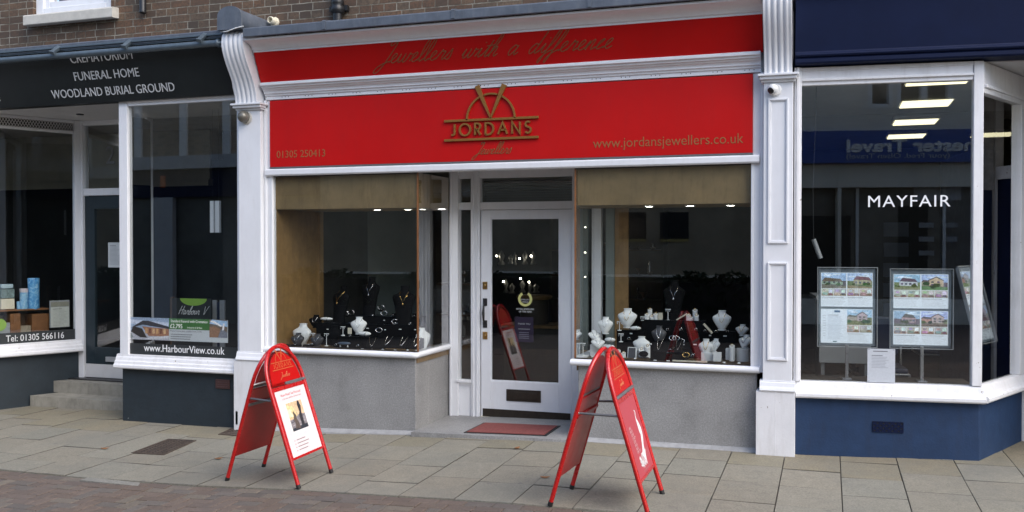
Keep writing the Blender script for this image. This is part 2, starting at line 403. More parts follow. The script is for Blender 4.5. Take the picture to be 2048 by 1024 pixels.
SCRIPT = {
 'J': (1.0, [[(1.0, 2.05), (.7, 2.3), (.35, 2.15), (.5, 1.85), (1.0, 2.25), (.85, 1.2), (.55, -.2), (.2, -.95), (-.15, -.9), (0, -.4), (.5, 0), (1.0, .2)]]),
 'e': (.75, [[(0, .1), (.35, .5), (.5, .85), (.35, 1), (.15, .7), (.2, .2), (.45, 0), (.75, .25)]]),
 'w': (1.3, [[(0, .3), (.15, .95), (.12, .3), (.25, 0), (.5, .3), (.62, .95), (.58, .3), (.7, 0), (.95, .3), (1.05, .95), (1.15, .8), (1.35, .85)]]),
 'l': (.55, [[(0, .1), (.4, 1.2), (.45, 2.1), (.3, 2.3), (.15, 1.6), (.15, .4), (.3, 0), (.55, .25)]]),
 'r': (.8, [[(0, .1), (.25, .9), (.3, 1.08), (.4, .85), (.62, .9), (.55, .3), (.65, 0), (.85, .25)]]),
 's': (.7, [[(0, .1), (.35, .95), (.4, 1.1), (.5, .55), (.5, .15), (.3, 0), (.1, .12)]]),
 'i': (.6, [[(0, .1), (.3, .95), (.25, .3), (.38, 0), (.6, .25)], [(.42, 1.45), (.47, 1.52)]]),
 't': (.62, [[(0, .1), (.35, 1.0), (.45, 1.7), (.38, 1.0), (.3, .3), (.4, 0), (.65, .25)], [(.1, 1.1), (.75, 1.18)]]),
 'h': (.85, [[(0, .1), (.4, 1.3), (.5, 2.1), (.35, 2.3), (.2, 1.5), (.1, 0)], [(.1, .3), (.4, .95), (.55, .9), (.5, .3), (.6, 0), (.85, .25)]]),
 'a': (.95, [[(.65, .8), (.4, 1), (.1, .6), (.1, .15), (.3, 0), (.6, .5), (.7, .95), (.6, .3), (.7, 0), (.95, .25)]]),
 'd': (.95, [[(.62, .8), (.4, 1), (.1, .6), (.1, .15), (.3, 0), (.6, .5), (.85, 2.2), (.65, .8), (.6, .3), (.7, 0), (.95, .25)]]),
 'f': (.6, [[(0, .1), (.4, 1.2), (.5, 2.1), (.35, 2.3), (.2, 1.4), (0, -.6), (-.1, -1.0), (-.2, -.7), (.1, -.1), (.6, .25)]]),
 'n': (.9, [[(0, .1), (.2, .95), (.15, 0)], [(.15, .3), (.45, .95), (.6, .9), (.55, .3), (.65, 0), (.9, .25)]]),
 'c': (.7, [[(0, .1), (.45, .85), (.4, 1), (.15, .7), (.15, .2), (.35, 0), (.7, .25)]]),
 'o': (.8, [[(.4, 1), (.1, .6), (.15, .1), (.35, 0), (.6, .4), (.55, .9), (.4, 1), (.55, .8), (.85, .85)]]),
 'H': (1.4, [[(.2, 0), (.3, 1.0), (.5, 2.1)], [(1.0, 0), (1.1, 1.0), (1.3, 2.1)], [(.1, .9), (.8, 1.1), (1.5, 1.15)]]),
 'b': (.75, [[(0, .1), (.4, 1.3), (.45, 2.2), (.2, 1.4), (.1, .1), (.4, 0), (.6, .5), (.45, .8), (.75, .75)]]),
 'u': (.85, [[(0, .3), (.15, .95), (.1, .3), (.25, 0), (.55, .4), (.65, .95), (.6, .2), (.85, .25)]]),
 'V': (1.1, [[(.2, 2.1), (.35, 1.0), (.45, 0), (.8, 1.0), (1.3, 2.2)]]),
}
def script(mb, txt, xh, M, r, slant=.5, c=None, centre=True):
    x = 0; strokes = []
    for ch in txt:
        if ch == ' ': x += .95; continue
        adv, st = SCRIPT[ch]
        for q in st: strokes.append([(p[0] + x, p[1]) for p in q])
        x += adv
    off = -x / 2 if centre else 0
    for q in strokes:
        pts = [M @ V(((p.x + off + p.y * slant) * xh, p.y * xh, r * .3)) for p in cat_rom(q, 4)]
        mb.tube(pts, r, 5, c=c)
    return x * xh
def arcp(cx, cy, r, a0, a1, n=14): return [(cx + r * math.cos(R(a0 + (a1 - a0) * k / n)), cy + r * math.sin(R(a0 + (a1 - a0) * k / n))) for k in range(n + 1)]
BLOCK = {  # thin geometric capitals, height 1
 'J': (.42, [[(.32, 1)] + [(.32, .25)] + arcp(.14, .25, .18, 0, -130, 8)]),
 'O': (1.02, [arcp(.51, .5, .5, 0, 360, 28)]),
 'R': (.62, [[(.08, 0), (.08, 1), (.3, 1)] + arcp(.3, .74, .26, 90, -90, 10) + [(.08, .48)], [(.28, .48), (.58, 0)]]),
 'D': (.86, [[(.08, 0), (.08, 1), (.3, 1)] + arcp(.3, .5, .5, 90, -90, 14) + [(.08, 0)]]),
 'A': (.86, [[(.02, 0), (.43, 1), (.84, 0)], [(.18, .36), (.68, .36)]]),
 'N': (.86, [[(.08, 0), (.08, 1), (.78, 0), (.78, 1)]]),
 'S': (.56, [arcp(.29, .76, .22, 40, 270, 12) + arcp(.29, .27, .25, 90, -150, 12)]),
}
def ribbon(mb, pts, wd, dp, M, c=None, closed=False):
    """flat stroke of width wd and thickness dp in the plane of M"""
    pts = [V((p[0], p[1], 0)) for p in pts]; n = len(pts); L = []; Rr = []
    for i, p in enumerate(pts):
        a = pts[i - 1] if i else p; b = pts[i + 1] if i < n - 1 else p
        if closed and i in (0, n - 1): a, b = pts[-2], pts[1]
        d1 = (p - a).normalized() if (p - a).length > 1e-9 else (b - p).normalized()
        d2 = (b - p).normalized() if (b - p).length > 1e-9 else d1
        t = (d1 + d2).normalized(); nn = V((-t.y, t.x, 0)); k = wd / 2 / max(.45, abs(t.dot(d1)))
        L.append(p + nn * k); Rr.append(p - nn * k)
    for i in range(n - 1):
        a, b, c_, d = Rr[i], Rr[i + 1], L[i + 1], L[i]
        top = [M @ (q + V((0, 0, dp))) for q in (a, b, c_, d)]; bot = [M @ q for q in (a, b, c_, d)]
        mb.add(bot + top, [(4, 5, 6, 7), (0, 1, 5, 4), (2, 3, 7, 6), (3, 0, 4, 7), (1, 2, 6, 5)], c)
def block(mb, txt, h, M, wd, dp, gap=.32, c=None):
    tot = sum(BLOCK[k][0] for k in txt) + gap * (len(txt) - 1); x = -tot / 2
    for ch in txt:
        adv, st = BLOCK[ch]
        for q in st: ribbon(mb, [((p[0] + x) * h, p[1] * h) for p in q], wd, dp, M, c, closed=(ch == 'O'))
        x += adv + gap
    return tot * h
def logo(mb, wdt, M, dp=.02, c=None, lite=False):
    """arched window emblem with the name between two rules; wdt = length of the rules"""
    u = wdt; t = .0175 * u
    ribbon(mb, [(-u / 2, .17 * u), (u / 2, .17 * u)], t * 1.3, dp, M, c)
    ribbon(mb, [(-u / 2, -.025 * u), (u / 2, -.025 * u)], t * 1.3, dp, M, c)
    ribbon(mb, arcp(-.0 * u, .17 * u, .255 * u, 0, 62, 8), t, dp, M, c); ribbon(mb, arcp(0, .17 * u, .255 * u, 74, 106, 5), t, dp, M, c); ribbon(mb, arcp(0, .17 * u, .255 * u, 118, 180, 8), t, dp, M, c)
    for s in (-1, 1):
        a, b = V((0, .18 * u, 0)), V((s * .145 * u, .51 * u, 0)); d = (b - a).normalized(); nn = V((-d.y, d.x, 0))
        q = [a - nn * .006 * u, b - nn * .026 * u, b + nn * .026 * u, a + nn * .006 * u]
        mb.add([M @ p for p in q] + [M @ (p + V((0, 0, dp))) for p in q], [(4, 5, 6, 7), (0, 1, 5, 4), (1, 2, 6, 5), (2, 3, 7, 6), (3, 0, 4, 7)], c)
    block(mb, 'JORDANS', .115 * u, M @ Mx.Translation(V((0, .018 * u, 0))), t, dp, .36, c)

# ================================================================== THE SETTING
# pavement: one sheet of bedding with every slab laid on it, falling with the street
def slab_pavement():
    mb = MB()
    xs = [-40, -14, -12, -8.5, -7, -5.5, -4.55, -3.58, -2, 0, 2, 4, 20]
    for a, b in zip(xs, xs[1:]):
        mb.face([(a, -2.0, gz(a, -2) - .045), (b, -2.0, gz(b, -2) - .045), (b, 0, gz(b) - .045), (a, 0, gz(a) - .045)], (.028, .026, .02)); mb.face([(a, 0, gz(a) - .045), (b, 0, gz(b) - .045), (b, 6, gz(b) - .045), (a, 6, gz(a) - .045)], (.028, .026, .02))
    cw = .4165; g = .0048
    for k in range(-26, 9):
        xa = .093 + cw * k; r = random.Random(k * 31 + 5); y = -1.955
        first = True; ph = [.33, .55, .20, .47][k % 4]
        y1 = y + (ph if ph > .3 else ph + .28)
        while y < 1.9:
            y1 = min(y1, 1.9)
            t = r.uniform(.94, 1.05); wm = r.uniform(-.005, .006)
            c = (.228 * t + wm, .212 * t, .168 * t - wm * .6)
            if y1 > -.28 and r.random() < .7: c = (c[0] * .98, c[1] * .93, c[2] * .82)      # lichen-stained edge course
            x0, x1 = xa + g / 2, xa + cw - g / 2; ya, yb = y + g / 2, y1 - g / 2
            dz = r.uniform(-.0025, .0025)
            tl = [r.uniform(-.002, .002) for _ in range(4)]
            top = [(x0, ya, gz(x0, ya) + dz + tl[0]), (x1, ya, gz(x1, ya) + dz + tl[1]), (x1, yb, gz(x1, yb) + dz + tl[2]), (x0, yb, gz(x0, yb) + dz + tl[3])]
            bot = [(p[0], p[1], p[2] - .05) for p in top]
            e = .003
            ins = [(x0 + e, ya + e, top[0][2] + .0015), (x1 - e, ya + e, top[1][2] + .0015), (x1 - e, yb - e, top[2][2] + .0015), (x0 + e, yb - e, top[3][2] + .0015)]
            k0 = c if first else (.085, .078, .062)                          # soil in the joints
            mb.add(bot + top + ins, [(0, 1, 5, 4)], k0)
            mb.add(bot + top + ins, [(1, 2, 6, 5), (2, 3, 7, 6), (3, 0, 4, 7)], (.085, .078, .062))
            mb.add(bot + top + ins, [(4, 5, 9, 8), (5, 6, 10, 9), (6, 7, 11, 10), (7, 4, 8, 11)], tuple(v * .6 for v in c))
            mb.add(bot + top + ins, [(8, 9, 10, 11)], c); first = False
            y = y1; y1 = y + r.choice([.49, .495, .50, .505])
    # one slab runs out past the kerb line
    x0, x1, ya, yb = -5.50, -4.93, -2.05, -1.962
    mb.box(x0, x1, ya, yb, gz(-5.3, -2) - .04, gz(-5.3, -2) + .001, (.22, .212, .185))
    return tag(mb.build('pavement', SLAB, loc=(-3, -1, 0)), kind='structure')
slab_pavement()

def paver_road():
    """clay block road, herringbone with a stretcher course along the kerb"""
    mb = MB()
    for a, b in zip([-60, -12, -8.5, -7, -5.5, -4.55, -3.58, -2, 0, 2], [-12, -8.5, -7, -5.5, -4.55, -3.58, -2, 0, 2, 60]):
        mb.face([(a, -60, gz(a, -3) - .040), (b, -60, gz(b, -3) - .040), (b, -3, gz(b, -3) - .040), (a, -3, gz(a, -3) - .040)], (.055, .045, .04)); mb.face([(a, -3, gz(a, -3) - .040), (b, -3, gz(b, -3) - .040), (b, -1.95, gz(b, -1.95) - .040), (a, -1.95, gz(a, -1.95) - .040)], (.055, .045, .04))
    r = random.Random(3)
    def blk(xa, xb, ya, yb):
        g = .0035; t = r.uniform(.84, 1.08); k = r.random()
        c = (.138 * t, .103 * t, .080 * t) if k < .62 else ((.122 * t, .104 * t, .088 * t) if k < .88 else (.15 * t, .125 * t, .097 * t))
        x0, x1, y0, y1 = xa + g, xb - g, ya + g, yb - g
        d = r.uniform(-.0025, .0025) - .005; e = .004
        o = [(x, y, gz(x, y) + d - .022) for x, y in ((x0, y0), (x1, y0), (x1, y1), (x0, y1))]
        m_ = [(x, y, gz(x, y) + d - .004) for x, y in ((x0, y0), (x1, y0), (x1, y1), (x0, y1))]
        i = [(x, y, gz(x, y) + d) for x, y in ((x0 + e, y0 + e), (x1 - e, y0 + e), (x1 - e, y1 - e), (x0 + e, y1 - e))]
        mb.add(o + m_ + i, [(0, 1, 5, 4), (1, 2, 6, 5), (2, 3, 7, 6), (3, 0, 4, 7), (4, 5, 9, 8), (5, 6, 10, 9), (6, 7, 11, 10), (7, 4, 8, 11), (8, 9, 10, 11)], c)
    x = -11.0
    while x < 3:                                                   # course along the kerb
        blk(x, x + .2, -2.160, -2.060); blk(x + .1, x + .3, -2.060, -1.960); x += .2
    u = .1
    for i in range(-120, 40):
        for j in range(0, 40):
            # 90 degree herringbone on a unit grid of half-length blocks
            q = (i - j) % 4
            X0, Y0 = i * u, -2.165 - (j + 1) * u
            if q == 0: blk(X0, X0 + 2 * u, Y0, Y0 + u)
            elif q == 2 and j == 0: blk(X0, X0 + u, Y0, Y0 + u)
            elif q == 3 and j < 39: blk(X0, X0 + u, Y0 - u, Y0 + u)
    return tag(mb.build('road', PAVER, loc=(-3, -4, 0)), kind='structure')
paver_road()

# ================================================================== JEWELLER'S SHOP
XL, XR = -5.17, -.50                       # shop front between its two pilasters
js = thing('jewellers_shop', 'brick terrace shop with red fascia, white pilasters and recessed door', 'shop building', (-2.84, 0, 0))
def part(name, mb, mat, par, bevel=0, label=None):
    o = mb.build(name, mat, par, bevel)
    if label: o['label'] = label
    return o
# upper wall and the roof strip over the fascia
mb = MB(); mb.box(-5.30, -.38, .10, .40, 3.62, 9.0); part('brick_wall', mb, BRICK, js)
mb = MB(); mb.box(-5.30, -.38, .40, 6.3, 3.62, 3.7); mb.box(-5.30, -.38, 6.0, 6.3, 3.7, 9); mb.box(-5.30, -.38, .40, 6.0, 8.9, 9); part('roof', mb, ROOFM, js)
mb = MB()
lead = [(-.395, 3.615), (-.395, 3.69), (-.38, 3.70), (.098, 3.79), (.098, 3.77), (-.36, 3.684), (-.36, 3.615)]
for a, b in ((XL + .02, -4.30), (-4.302, -3.05), (-3.052, -1.85), (-1.852, XR - .02)):
    mb.prism(lead, 0, a, b)
for x in (-4.301, -3.051, -1.851):
    mb.prism([(q[0] - .006 if q[0] < -.3 else q[0], q[1] + .008) for q in lead], 0, x - .016, x + .016)
part('lead_flashing', mb, LEAD, js, .004)
mb = MB()
mb.prism([(.02, 3.61), (-.355, 3.61), (-.355, 3.592), (-.335, 3.586), (-.30, 3.582), (-.268, 3.574), (-.243, 3.558), (-.228, 3.54), (-.222, 3.528), (-.205, 3.526), (-.205, 3.508), (.02, 3.508)], 0, XL, XR, smooth=False)
part('cornice', mb, WHITE, js, .002)
mb = MB()
mb.prism([(.02, 3.236), (-.118, 3.236), (-.124, 3.228), (-.124, 3.208), (-.104, 3.203), (-.102, 3.188), (-.088, 3.186), (-.080, 3.172), (-.066, 3.164), (-.058, 3.150), (-.058, 3.138), (-.045, 3.134), (-.042, 3.118), (-.030, 3.114), (-.030, 3.082), (.02, 3.082)], 0, XL + .02, XR - .02)
md = part('moulding', mb, WHITE, js, .0015)
mb = MB()
for k in range(18):
    for j in (-1, 0, 1): mb.lathe([(.004, -.002), (.004, .003)], (-4.93 + .254 * k + j * .036, -.030, 3.104), 6, axis='y')
part('hole_dots', mb, DARKM, md)  # dark discs standing in for the small holes along the strip
# backing of the fascia and the framing round the windows
mb = MB()
mb.box(XL, XR, .02, .10, 2.42, 3.62)
mb.box(XL, -5.105, -.012, .03, .655, 3.082); mb.box(-.585, XR, -.012, .03, .655, 3.082)
mb.box(XL + .0, XL + .025, -.03, .0, .655, 3.082); mb.box(XR - .025, XR, -.03, .0, .655, 3.082)
mb.box(-5.108, -5.085, -.02, .05, .70, 2.35); mb.box(-.597, -.575, -.02, .05, .70, 2.35)
part('window_surround', mb, WHITE, js, .004)
mb = MB(); mb.prism([(.05, 2.350), (-.045, 2.350), (-.055, 2.362), (-.055, 2.405), (-.048, 2.413), (-.03, 2.418), (.05, 2.418)], 0, XL + .03, XR - .03)
part('transom', mb, WHITE, js, .003)
# pilasters
def console(x0, x1):
    S = [(-.300, 3.70), (-.338, 3.66), (-.352, 3.60), (-.346, 3.54), (-.322, 3.47), (-.285, 3.40), (-.24, 3.33), (-.20, 3.265), (-.168, 3.20), (-.148, 3.14), (-.138, 3.09), (-.135, 3.048)]
    S = [(p.x, p.y) for p in cat_rom(S, 3)]
    nu = 33; mb = MB(); vs = []; fs = []
    for y, z in S:
        for k in range(nu):
            u = k / (nu - 1)
            if u < .07 or u > .93: o = .0
            else:
                t = ((u - .07) / .86 * 4) % 1; o = .017 * math.sin(math.pi * t) ** .7 - .012
            vs.append((x0 + (x1 - x0) * u, y - o, z))
    for i in range(len(S) - 1):
        for k in range(nu - 1): fs.append((i * nu + k, (i + 1) * nu + k, (i + 1) * nu + k + 1, i * nu + k + 1))
    mb.add(vs, fs, smooth=True)
    for x, fl in ((x0, 0), (x1, 1)):
        pts = [(x, y, z) for y, z in S] + [(x, .06, S[-1][1]), (x, .06, S[0][1])]
        mb.face(pts if fl else pts[::-1])
    mb.face([(x0, S[0][0], S[0][1]), (x0, .06, S[0][1]), (x1, .06, S[0][1]), (x1, S[0][0], S[0][1])][::-1])
    return mb
def leadcap(x0, x1, yf):
    cx, r = (x0 + x1) / 2, (x1 - x0) / 2
    arch = [(x0, 3.695), (x0, 3.80)] + [(cx - r * math.cos(R(t)), 3.80 + .105 * math.sin(R(t)) ** .8) for t in range(15, 180, 15)] + [(x1, 3.80), (x1, 3.695)]
    mb = MB(); mb.prism(arch, 1, yf, .098, smooth=True)
    rim = [(p[0] + (p[0] - cx) * .05, p[1] + (.008 if p[1] > 3.7 else 0)) for p in arch]
    mb.prism(rim, 1, yf - .012, yf + .012)
    return mb
def pilaster(x0, x1, zb, plinth_top, panels, wp):
    mb = MB(); mb.box(x0, x1, -.08, .10, plinth_top, 2.985)
    p = part('pilaster', mb, wp, js, .004)
    mb = MB()
    for a, b, c, d in ((.018, .055, 2.985, 3.005), (.03, .085, 3.005, 3.03), (.042, .105, 3.03, 3.048)): mb.box(x0 - a, x1 + a, -b - .045, .09, c, d)
    part('capital', mb, wp, p, .003)
    part('console_bracket', console(x0 + .008, x1 - .008), wp, p)
    part('lead_cap', leadcap(x0 + .0, x1 + .0, -.385), LEAD, p)
    w_ = (x1 - x0) * .12
    mb = MB()
    mb.box(x0 - .05, x1 + .022, -.10, .095, zb, plinth_top - .0)
    if panels:
        mb.box(x0 + (x1 - x0) * .45 - .0015, x0 + (x1 - x0) * .45 + .0015, -.1015, -.09, zb, plinth_top)
    part('plinth', mb, WHITE2, p, .004)
    mb = MB(); mb.prism([(.05, plinth_top), (-.105, plinth_top), (-.112, plinth_top + .012), (-.105, plinth_top + .03), (-.098, plinth_top + .042), (-.09, plinth_top + .072), (-.084, plinth_top + .078), (-.084, plinth_top + .088), (.05, plinth_top + .088)], 0, x0 - .022, x1 + .022)
    part('base_moulding', mb, wp, p, .002)
    for (a, b) in panels:
        mb = MB(); i0, i1 = x0 + .035, x1 - .035
        for q0, q1, r0, r1 in ((i0, i0 + .016, a, b), (i1 - .016, i1, a, b), (i0 + .016, i1 - .016, a, a + .016), (i0 + .016, i1 - .016, b - .016, b)): mb.box(q0, q1, -.094, -.079, r0, r1)
        for q0, q1, r0, r1 in ((i0 + .016, i0 + .024, a + .016, b - .016), (i1 - .024, i1 - .016, a + .016, b - .016), (i0 + .024, i1 - .024, a + .016, a + .024), (i0 + .024, i1 - .024, b - .024, b - .016)): mb.box(q0, q1, -.087, -.079, r0, r1)
        part('panel_moulding', mb, wp, p, .003)
    return p
pilaster(-5.425, -5.175, -.16, .565, [], WHITE)
pilaster(-.497, -.27, -.02, .515, [(1.70, 2.855), (.765, 1.55)], WHITE)
# stall risers of grey terrazzo under the windows
mb = MB(); mb.box(-5.17, -3.585, .0, .30, -.2, .648); mb.box(-3.72, -3.585, .30, .80, -.2, .648); part('stall_riser', mb, GRANITE, js, .006)
mb = MB(); mb.box(-2.045, -.548, .0, .30, -.12, .648); mb.box(-2.045, -1.91, .30, .80, -.12, .648); part('stall_riser', mb, GRANITE, js, .006)
mb = MB()
for a, b in ((-5.17, -3.55), (-2.045, -.55)):
    mb = MB(); k = 0; mb.prism([(.02, -.03), (-.05, -.03), (-.042, .004), (-.012, .022), (.0, .032), (.02, .032)], 0, a, b)
    for i in range(k, len(mb.v)): mb.v[i].z += gz(mb.v[i].x)
    part('cement_fillet', mb, CEMENT, js)
# bullnosed sills
def bull(y0, y1, z0, z1, n=6):
    r = (z1 - z0) / 2; return [(y1, z0)] + [(y0 + r - r * math.cos(R(t)), z0 + r + r * math.sin(R(t))) for t in range(-90, 91, 180 // n)] + [(y1, z1)]
mb = MB(); mb.prism(bull(-.058, .06, .648, .702), 0, XL, -3.60, smooth=True)
pr = [(-3.60 + .058 - (p[0] + .058) + 0, p[1]) for p in bull(-.058, .06, .648, .702)]
mb.prism(pr, 1, -.0, .80, smooth=True)
k = len(mb.v); pf = bull(-.058, .06, .648, .702)
ring1 = [V((-3.60, y, z)) for y, z in pf]; ring2 = [V((-3.60 - y, 0 + y - (.0), z)) if False else V((-3.60 + (-y), y, z)) for y, z in pf]
ring3 = [V((-3.60 - y, 0, z)) for y, z in pf]
mb.loft([ring1, ring2, ring3], smooth=True, cap=False)
part('window_sill', mb, WHITE, js)
mb = MB(); mb.prism(bull(-.058, .06, .648, .702), 0, -2.105, -.525, smooth=True); mb.box(-2.10, -2.03, .06, .80, .648, .702)
part('window_sill', mb, WHITE, js)
# shop windows: sheets meeting glass to glass at the corner
def pane(par, q, mat=GLASS):
    return part('pane', MB().face(q), mat, par)
for side, (xa, xb, xc) in enumerate(((-5.085, -3.565, -3.565), (-2.075, -.597, -2.075))):
    mb = MB()
    mb.box(xa, xb, .0, .02, .702, .712); mb.box(xa, xb, .0, .02, 2.340, 2.350)
    mb.box(xc - .008, xc + .008, .79, .815, .70, 2.345)
    win = part('shop_window', mb, TIMBER if False else BRONZE, js)
    pane(win, [(xa, .01, .705), (xb, .01, .705), (xb, .01, 2.35), (xa, .01, 2.35)])
    pane(win, [(xc, .012, .705), (xc, .79, .705), (xc, .79, 2.35), (xc, .012, 2.35)])
    part('corner_strip', MB().box(xc - .007, xc + .007, .003, .017, .705, 2.35), PINE, win)
# display areas behind the glass
for xa, xb in ((-5.085, -3.575), (-2.065, -.597)):
    part('display_deck', MB().box(xa, xb, .02, .80, .60, .685), DECK, js)
    mb = MB(); mb.box(xa + .003, xb - .003, .035, .05, 2.03, 2.349)
    xr = xb if xb < -3 else xa
    mb.box(xr - .008, xr + .006, .05, .78, 2.03, 2.349)
    mb.box(xa, xb, .05, .80, 2.03, 2.04)
    part('header_panel', mb, FABRIC, js)
mb = MB(); mb.box(-5.10, -5.08, .05, .86, .685, 2.03); mb.box(-5.10, -5.06, .82, .90, -.05, 2.35); part('side_panel', mb, TIMBER, js)
mb = MB(); mb.box(-.597, -.58, .05, .84, .685, 2.03); part('side_panel', mb, DARKINT, js)
# entrance: floor, ceiling, framing
mb = MB(); mb.prism([(-3.585, -.12), (-2.04, -.12), (-2.04, .018), (-3.585, -.012)], 1, -.10, .80); mb.xf(Mx.Identity(4)); part('porch_floor', mb, GRANITE, js, .004)
mb = MB(); mb.box(-3.60, -2.06, .05, .80, 2.425, 2.46); part('porch_ceiling', mb, CREAM_W, js)
DY = .80
mb = MB()
mb.box(-3.575, -3.477, DY - .03, DY + .07, -.06, 2.425); mb.box(-3.345, -3.252, DY - .02, DY + .07, -.06, 2.425); mb.box(-2.312, -2.225, DY - .02, DY + .07, -.06, 2.425); mb.box(-2.095, -2.03, DY - .02, DY + .07, -.06, 2.425)
mb.box(-3.477, -3.345, DY, DY + .06, 2.034, 2.106); mb.box(-3.252, -2.312, DY - .004, DY + .06, 2.032, 2.106); mb.box(-2.225, -2.095, DY, DY + .06, 2.034, 2.106)
mb.box(-3.477, -3.345, DY, DY + .06, 2.342, 2.425); mb.box(-3.252, -2.312, DY, DY + .06, 2.342, 2.425); mb.box(-2.225, -2.095, DY, DY + .06, 2.342, 2.425)
mb.box(-3.477, -3.345, DY, DY + .06, -.06, .348); mb.box(-2.225, -2.095, DY, DY + .06, -.06, .348)
mb.box(-3.490, -3.335, DY - .045, DY - .03, .325, .350)
mb.box(-3.560, -3.545, DY - .045, DY - .03, -.06, 2.42); mb.box(-3.325, -3.31, DY - .032, DY - .02, -.06, 2.42); mb.box(-3.285, -3.27, DY - .032, DY - .02, -.06, 2.42)
fr = part('door_frame', mb, CREAM_W if False else WHITE, js, .004)
for a, b in ((-3.477, -3.345), (-3.252, -2.312), (-2.225, -2.095)):
    pane(fr, [(a, DY + .03, 2.106), (b, DY + .03, 2.106), (b, DY + .03, 2.342), (a, DY + .03, 2.342)])
for a, b in ((-3.477, -3.345), (-2.225, -2.095)): pane(fr, [(a, DY + .03, .348), (b, DY + .03, .348), (b, DY + .03, 2.034), (a, DY + .03, 2.034)])
mb = MB()
for k in range(9): mb.box(-3.25, -2.315, DY + .10, DY + .115, 2.112 + k * .025, 2.122 + k * .025)
part('blind', mb, DARKM, fr)
dz0 = -.035
mb = MB(); mb.box(-3.243, -3.144, DY, DY + .045, dz0, 2.027); mb.box(-2.445, -2.318, DY, DY + .045, dz0, 2.027); mb.box(-3.144, -2.445, DY, DY + .045, 1.945, 2.027); mb.box(-3.144, -2.445, DY, DY + .045, dz0, .351)
door = part('door', mb, WHITE, js, .003)
mb = MB()
for q in ((-3.144, -3.136, .351, 1.945), (-2.453, -2.445, .351, 1.945), (-3.136, -2.453, .351, .359), (-3.136, -2.453, 1.937, 1.945)): mb.box(q[0], q[1], DY + .008, DY + .03, q[2], q[3])
part('glazing_bead', mb, WHITE, door)
pane(door, [(-3.144, DY + .02, .351), (-2.445, DY + .02, .351), (-2.445, DY + .02, 1.945), (-3.144, DY + .02, 1.945)])
mb = MB(); mb.box(-2.978, -2.625, DY - .008, DY, .162, .277); k = len(mb.v); mb.box(-2.945, -2.658, DY - .014, DY - .008, .185, .255); part('letter_plate', mb, BRONZE, door, .003)
mb = MB(); mb.box(-3.225, -2.33, DY - .006, DY, -.02, .075); part('kick_plate', mb, BRONZE, door, .002)
mb = MB(); mb.prism([(DY - .03, dz0 - .005), (DY, dz0 - .005), (DY, .0), (DY - .01, -.005)], 0, -3.243, -2.318); part('threshold', mb, CREAMB, js)
for zc in (PY(968, 571, DY).z, PY(968, 671, DY).z):
    mb = MB(); mb.box(-3.225, -3.175, DY - .007, DY, zc - .037, zc + .037); mb.lathe([(.014, 0), (.014, .008), (.01, .01)], (-3.2, DY - .007, zc), 12, axis='y'); part('lock', mb, BRASS, door, .002)
za, zb2 = PY(970, 655, DY).z, PY(970, 597, DY).z
mb = MB()
for z in (za + .035, zb2 - .035): mb.box(-3.222, -3.178, DY - .008, DY, z - .037, z + .037)
mb.tube([(-3.2, DY - .008, za + .05), (-3.2, DY - .045, za + .075), (-3.2, DY - .055, (za + zb2) / 2), (-3.2, DY - .045, zb2 - .075), (-3.2, DY - .008, zb2 - .05)], [.009, .010, .015, .010, .009], 8); part('pull_handle', mb, DARKM, door, .002)
# horseshoe award sticker and small notice on the door glass
M = frame((-2.79, DY + .012, 1.16), (1, 0, 0), (0, 0, 1)); mb = MB()
ribbon(mb, arcp(0, .0, .060, 118, 422, 24), .024, .0015, M, (.62, .60, .22))
mb.text('JEWELLERY', .018, M @ Mx.Translation(V((0, -.012, 0))), .001, c=(.7, .7, .7)); mb.text('WINNER', .016, M @ Mx.Translation(V((0, -.034, 0))), .001, c=(.7, .7, .7))
mb.text('RETAIL JEWELLERS', .022, M @ Mx.Translation(V((0, -.105, 0))), .001, c=(.72, .72, .7)); mb.text('OF THE YEAR', .022, M @ Mx.Translation(V((0, -.13, 0))), .001, c=(.72, .72, .7))
tag(mb.build('window_sticker', PRINT), 'pale yellow horseshoe award sticker on the jeweller\'s door glass', 'sticker')
mb = MB(); M = frame((-2.80, DY + .024, .86), (1, 0, 0), (0, 0, 1))
def rect(mb, M, x0, x1, y0, y1, c, z=0.0): mb.face([M @ V(p) for p in ((x0, y0, z), (x1, y0, z), (x1, y1, z), (x0, y1, z))], c)
mb.box(-2.90, -2.71, DY + .022, DY + .0235, .74, .985, (.035, .02, .05))
M = frame((-2.805, DY + .0215, .86), (1, 0, 0), (0, 0, 1))
mb.text('THANK YOU', .022, M @ Mx.Translation(V((0, .05, 0))), .0008, c=(.6, .6, .62)); rect(mb, M, -.06, .06, .005, .009, (.6, .6, .6), .0006)
for k in range(4): rect(mb, M, -.05, .05, -.03 - k * .018, -.024 - k * .018, (.25, .24, .3), .0006)
tag(mb.build('notice_card', PRINT), 'small purple notice on the door glass below the horseshoe sticker', 'notice')
# room behind
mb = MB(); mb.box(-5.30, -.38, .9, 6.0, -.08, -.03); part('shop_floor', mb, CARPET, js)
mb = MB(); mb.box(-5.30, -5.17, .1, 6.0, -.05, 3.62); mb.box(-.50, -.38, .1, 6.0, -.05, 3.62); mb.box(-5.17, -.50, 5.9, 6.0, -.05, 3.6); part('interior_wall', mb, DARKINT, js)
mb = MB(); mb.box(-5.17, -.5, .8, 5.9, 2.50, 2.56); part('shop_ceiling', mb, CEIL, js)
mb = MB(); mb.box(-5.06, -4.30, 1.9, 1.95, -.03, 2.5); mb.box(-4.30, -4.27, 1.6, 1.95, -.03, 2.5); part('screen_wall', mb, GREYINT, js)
mb = MB(); mb.box(-1.99, -1.91, .80, .86, .685, 2.03); part('screen_post', mb, GREYINT, js, .004)
mb = MB(); mb.box(-1.91, -1.78, .84, .86, .685, 2.03); part('screen_post', mb, TIMBER, js)
